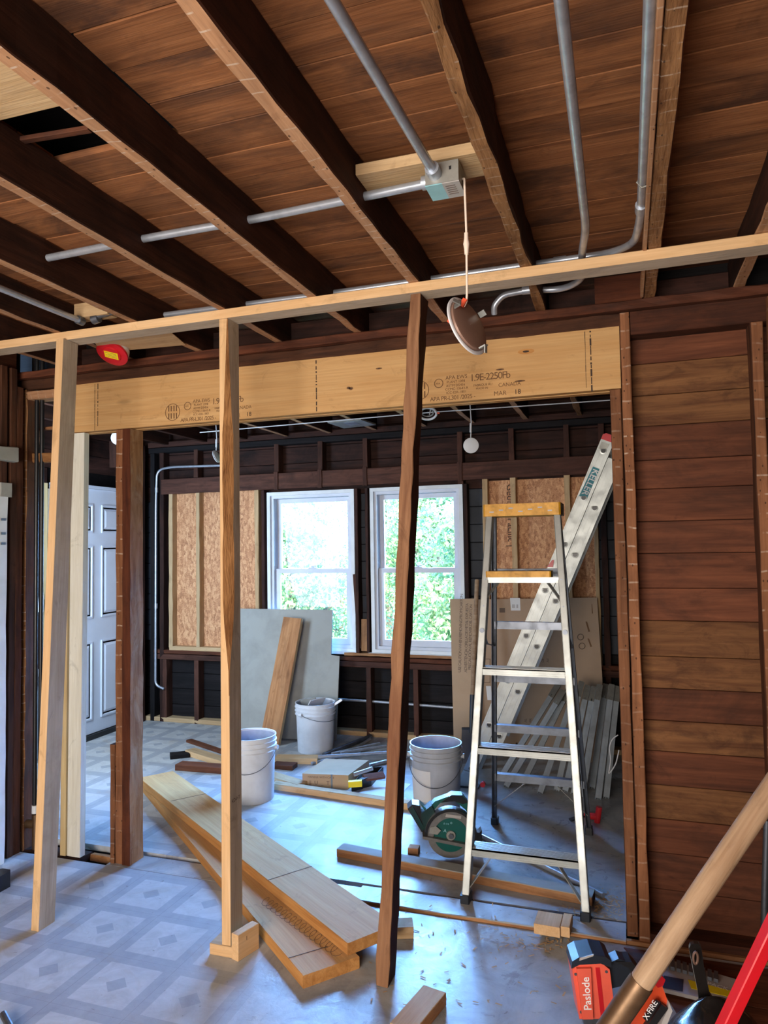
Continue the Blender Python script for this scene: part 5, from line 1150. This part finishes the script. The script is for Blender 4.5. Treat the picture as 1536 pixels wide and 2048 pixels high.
# second nailer, propped behind the handle and pointing up to the wall
o = empty('nail_gun', gd(1300, 2060, 1.62), 'bright orange nail gun with a black badge lying against the dustpan', 'nail gun'); m0 = MW[o]
xr = CR; zr = V((0, 0, 1)); dep = -V((_f.x, _f.y, 0)).normalized()
def q2(pts, d=1.62): return [gd(u, v, d) for u, v in pts]
def slab(pts, t, nm, mat, d=1.62, sm_=None): return B().prism3(q2(pts, d), -dep * t).build(nm, M[mat], o, m0, smooth=sm_)
slab([(1308, 1961), (1317, 1950), (1336, 2004), (1334, 2016), (1290, 2075), (1240, 2075)], .05, 'body', 'orange')
slab([(1296, 1972), (1311, 1947), (1320, 1950), (1306, 1976), (1256, 2058), (1240, 2058)], .06, 'side_rib', 'orange_red', 1.6)
slab([(1309, 1948), (1318, 1946), (1331, 1960), (1326, 1972), (1316, 1976), (1308, 1966)], .05, 'nose', 'red', 1.59)
slab([(1313, 2000), (1321, 2005), (1296, 2046), (1287, 2037)], .004, 'badge', 'black', 1.6)
slab([(1324, 2009), (1336, 2018), (1300, 2068), (1290, 2058)], .03, 'magazine', 'black', 1.605)
slab([(1338, 2004), (1345, 2022), (1330, 2060), (1312, 2075), (1326, 2040), (1336, 2018)], .02, 'rafter_hook', 'label_grey', 1.61)
a = gd(1294, 2041, 1.598); b = gd(1317, 2004, 1.598); text('X·FIRE', .0165, a, b - a, (-1, 0, 1), M['white_ink'], o, 'maker_lettering', 1.0, .0002)
B().tube([gd(1314, 2000, 1.66), r0.lerp(gd(1314, 2000, 1.66), .55) * .5 + gz(1320, 2100, 0) * .5, gz(1320, 2110, .02)], .012, 8).build('support_leg', M['black'], o, m0)
dp = empty('dustpan', gz(1425, 2075, 0), 'glossy black dustpan tipped up with its handle raised', 'dustpan'); md = MW[dp]
# pan: a scooped shell
nu, nv = 14, 10; vs = []
for j in range(nv + 1):
    v = j / nv
    for i in range(nu + 1):
        u = -1 + 2 * i / nu; w_ = 92 * (.6 + .4 * min(1, v * 3) ** .5)
        px = 1425 + u * w_; py = 1992 + 28 * abs(u) ** 2.4 + v * 95
        dpt = 2.05 - .16 * v + .05 * abs(u) ** 2; dpt -= .035 * math.cos(u * math.pi / 2) * math.exp(-v * 4)
        vs.append(gd(px, py, dpt))
fs = [(j * (nu + 1) + i, (j + 1) * (nu + 1) + i, (j + 1) * (nu + 1) + i + 1, j * (nu + 1) + i + 1) for j in range(nv) for i in range(nu)]
pan = mobj('pan', [v - V(md.translation) for v in vs], fs, M['black_gloss'], md, dp); smooth_by_angle(pan, 80); so_ = pan.modifiers.new('thick', 'SOLIDIFY'); so_.thickness = .004
hp = [(1378, 1897, 0), (1381, 1890, 0), (1388, 1887, 0), (1397, 1888, 0), (1403, 1896, 0), (1409, 1940, 0), (1420, 1990, 0), (1430, 2005, 0), (1398, 2010, 0), (1396, 1985, 0), (1387, 1945, 0)]
B().prism3([gd(u, v, 2.07 + (1990 - v) * .0006) for u, v, _ in hp], V((0, .018, 0))).build('handle', M['black_gloss'], dp, md)
B().tube([gd(1391 + 4.5 * math.cos(q * math.pi / 8), 1916 + 12 * math.sin(q * math.pi / 8), 2.105) for q in range(16)], .0035, 6, closed=True).build('hang_hole', M['brown_metal'], dp, md)
# blister pack on the floor behind
bl = empty('blister_pack', gz(1400, 1985), 'clear slotted plastic pack with a yellow and blue card on the floor behind the dustpan', 'package'); mb = MW[bl]
P = [gz(1322, 1928), gz(1490, 1978), gz(1482, 2030), gz(1318, 1990)]; P = [V((p.x, p.y, .012)) for p in P]
B().prism3(P, V((0, 0, .012))).build('card', M['label_grey'], bl, mb)
def bil(s_, t_, z): return (P[0].lerp(P[1], s_)).lerp(P[3].lerp(P[2], s_), t_) + V((0, 0, z))
for i in range(9):
    s_ = .05 + i * .075; B().prism3([bil(s_, .06, .014), bil(s_ + .05, .06, .014), bil(s_ + .06, .36, .014), bil(s_ + .01, .36, .014)], V((0, 0, .012))).build('slot', M['steel_dark'], bl, mb)
B().prism3([bil(.35, .52, .0125), bil(.95, .5, .0125), bil(1, .72, .0125), bil(.4, .78, .0125)], V((0, 0, .001))).build('print', M['bright_yellow'], bl, mb)
B().prism3([bil(.05, .6, .0125), bil(.3, .55, .0125), bil(.3, .95, .0125), bil(.05, .98, .0125)], V((0, 0, .001))).build('print', M['blue_black'], bl, mb)
bd = (P[1] - P[0]); text('3 PACK', .026, bil(.5, .5, .014), bd, P[0] - P[3], M['white_ink'], bl)
tag(B().tube([gz(1262, 1925, .012), gz(1272, 1962, .02)], .011, 12).build('steel_tube', M['galv'], smooth=50), 'short shiny tube end on the floor beside the wooden handle', 'tube')
# shavings and dust specks: nobody could count them
rd = random.Random(21); b = B()
for i in range(520):
    k = rd.random()
    if k < .5: u, v = rd.gauss(1200, 40), rd.gauss(1808, 14)
    elif k < .7: u, v = rd.gauss(1080, 50), rd.gauss(1885, 10)
    else: u, v = rd.uniform(700, 1240), rd.uniform(1700, 2010)
    if v < 1660: continue
    p = gz(u, v, .003); 
    if 2.93 < p.y < 3.08: p.z = .019
    if -1.4 < p.x < -.17 and 3.15 < p.y < 3.43: continue
    a = rd.uniform(0, 6.28); L = rd.uniform(.003, .012); d = V((math.cos(a) * L, math.sin(a) * L, rd.uniform(0, .002))); s_ = V((-d.y, d.x, 0)) * .3
    b.add([p - d - s_, p + d - s_, p + d + s_, p - d + s_], [(0, 1, 2, 3)])
tag(b.build('sawdust', M['pine_pale']), 'scattered sawdust and shavings around the stepladder feet', 'sawdust', kind='stuff')
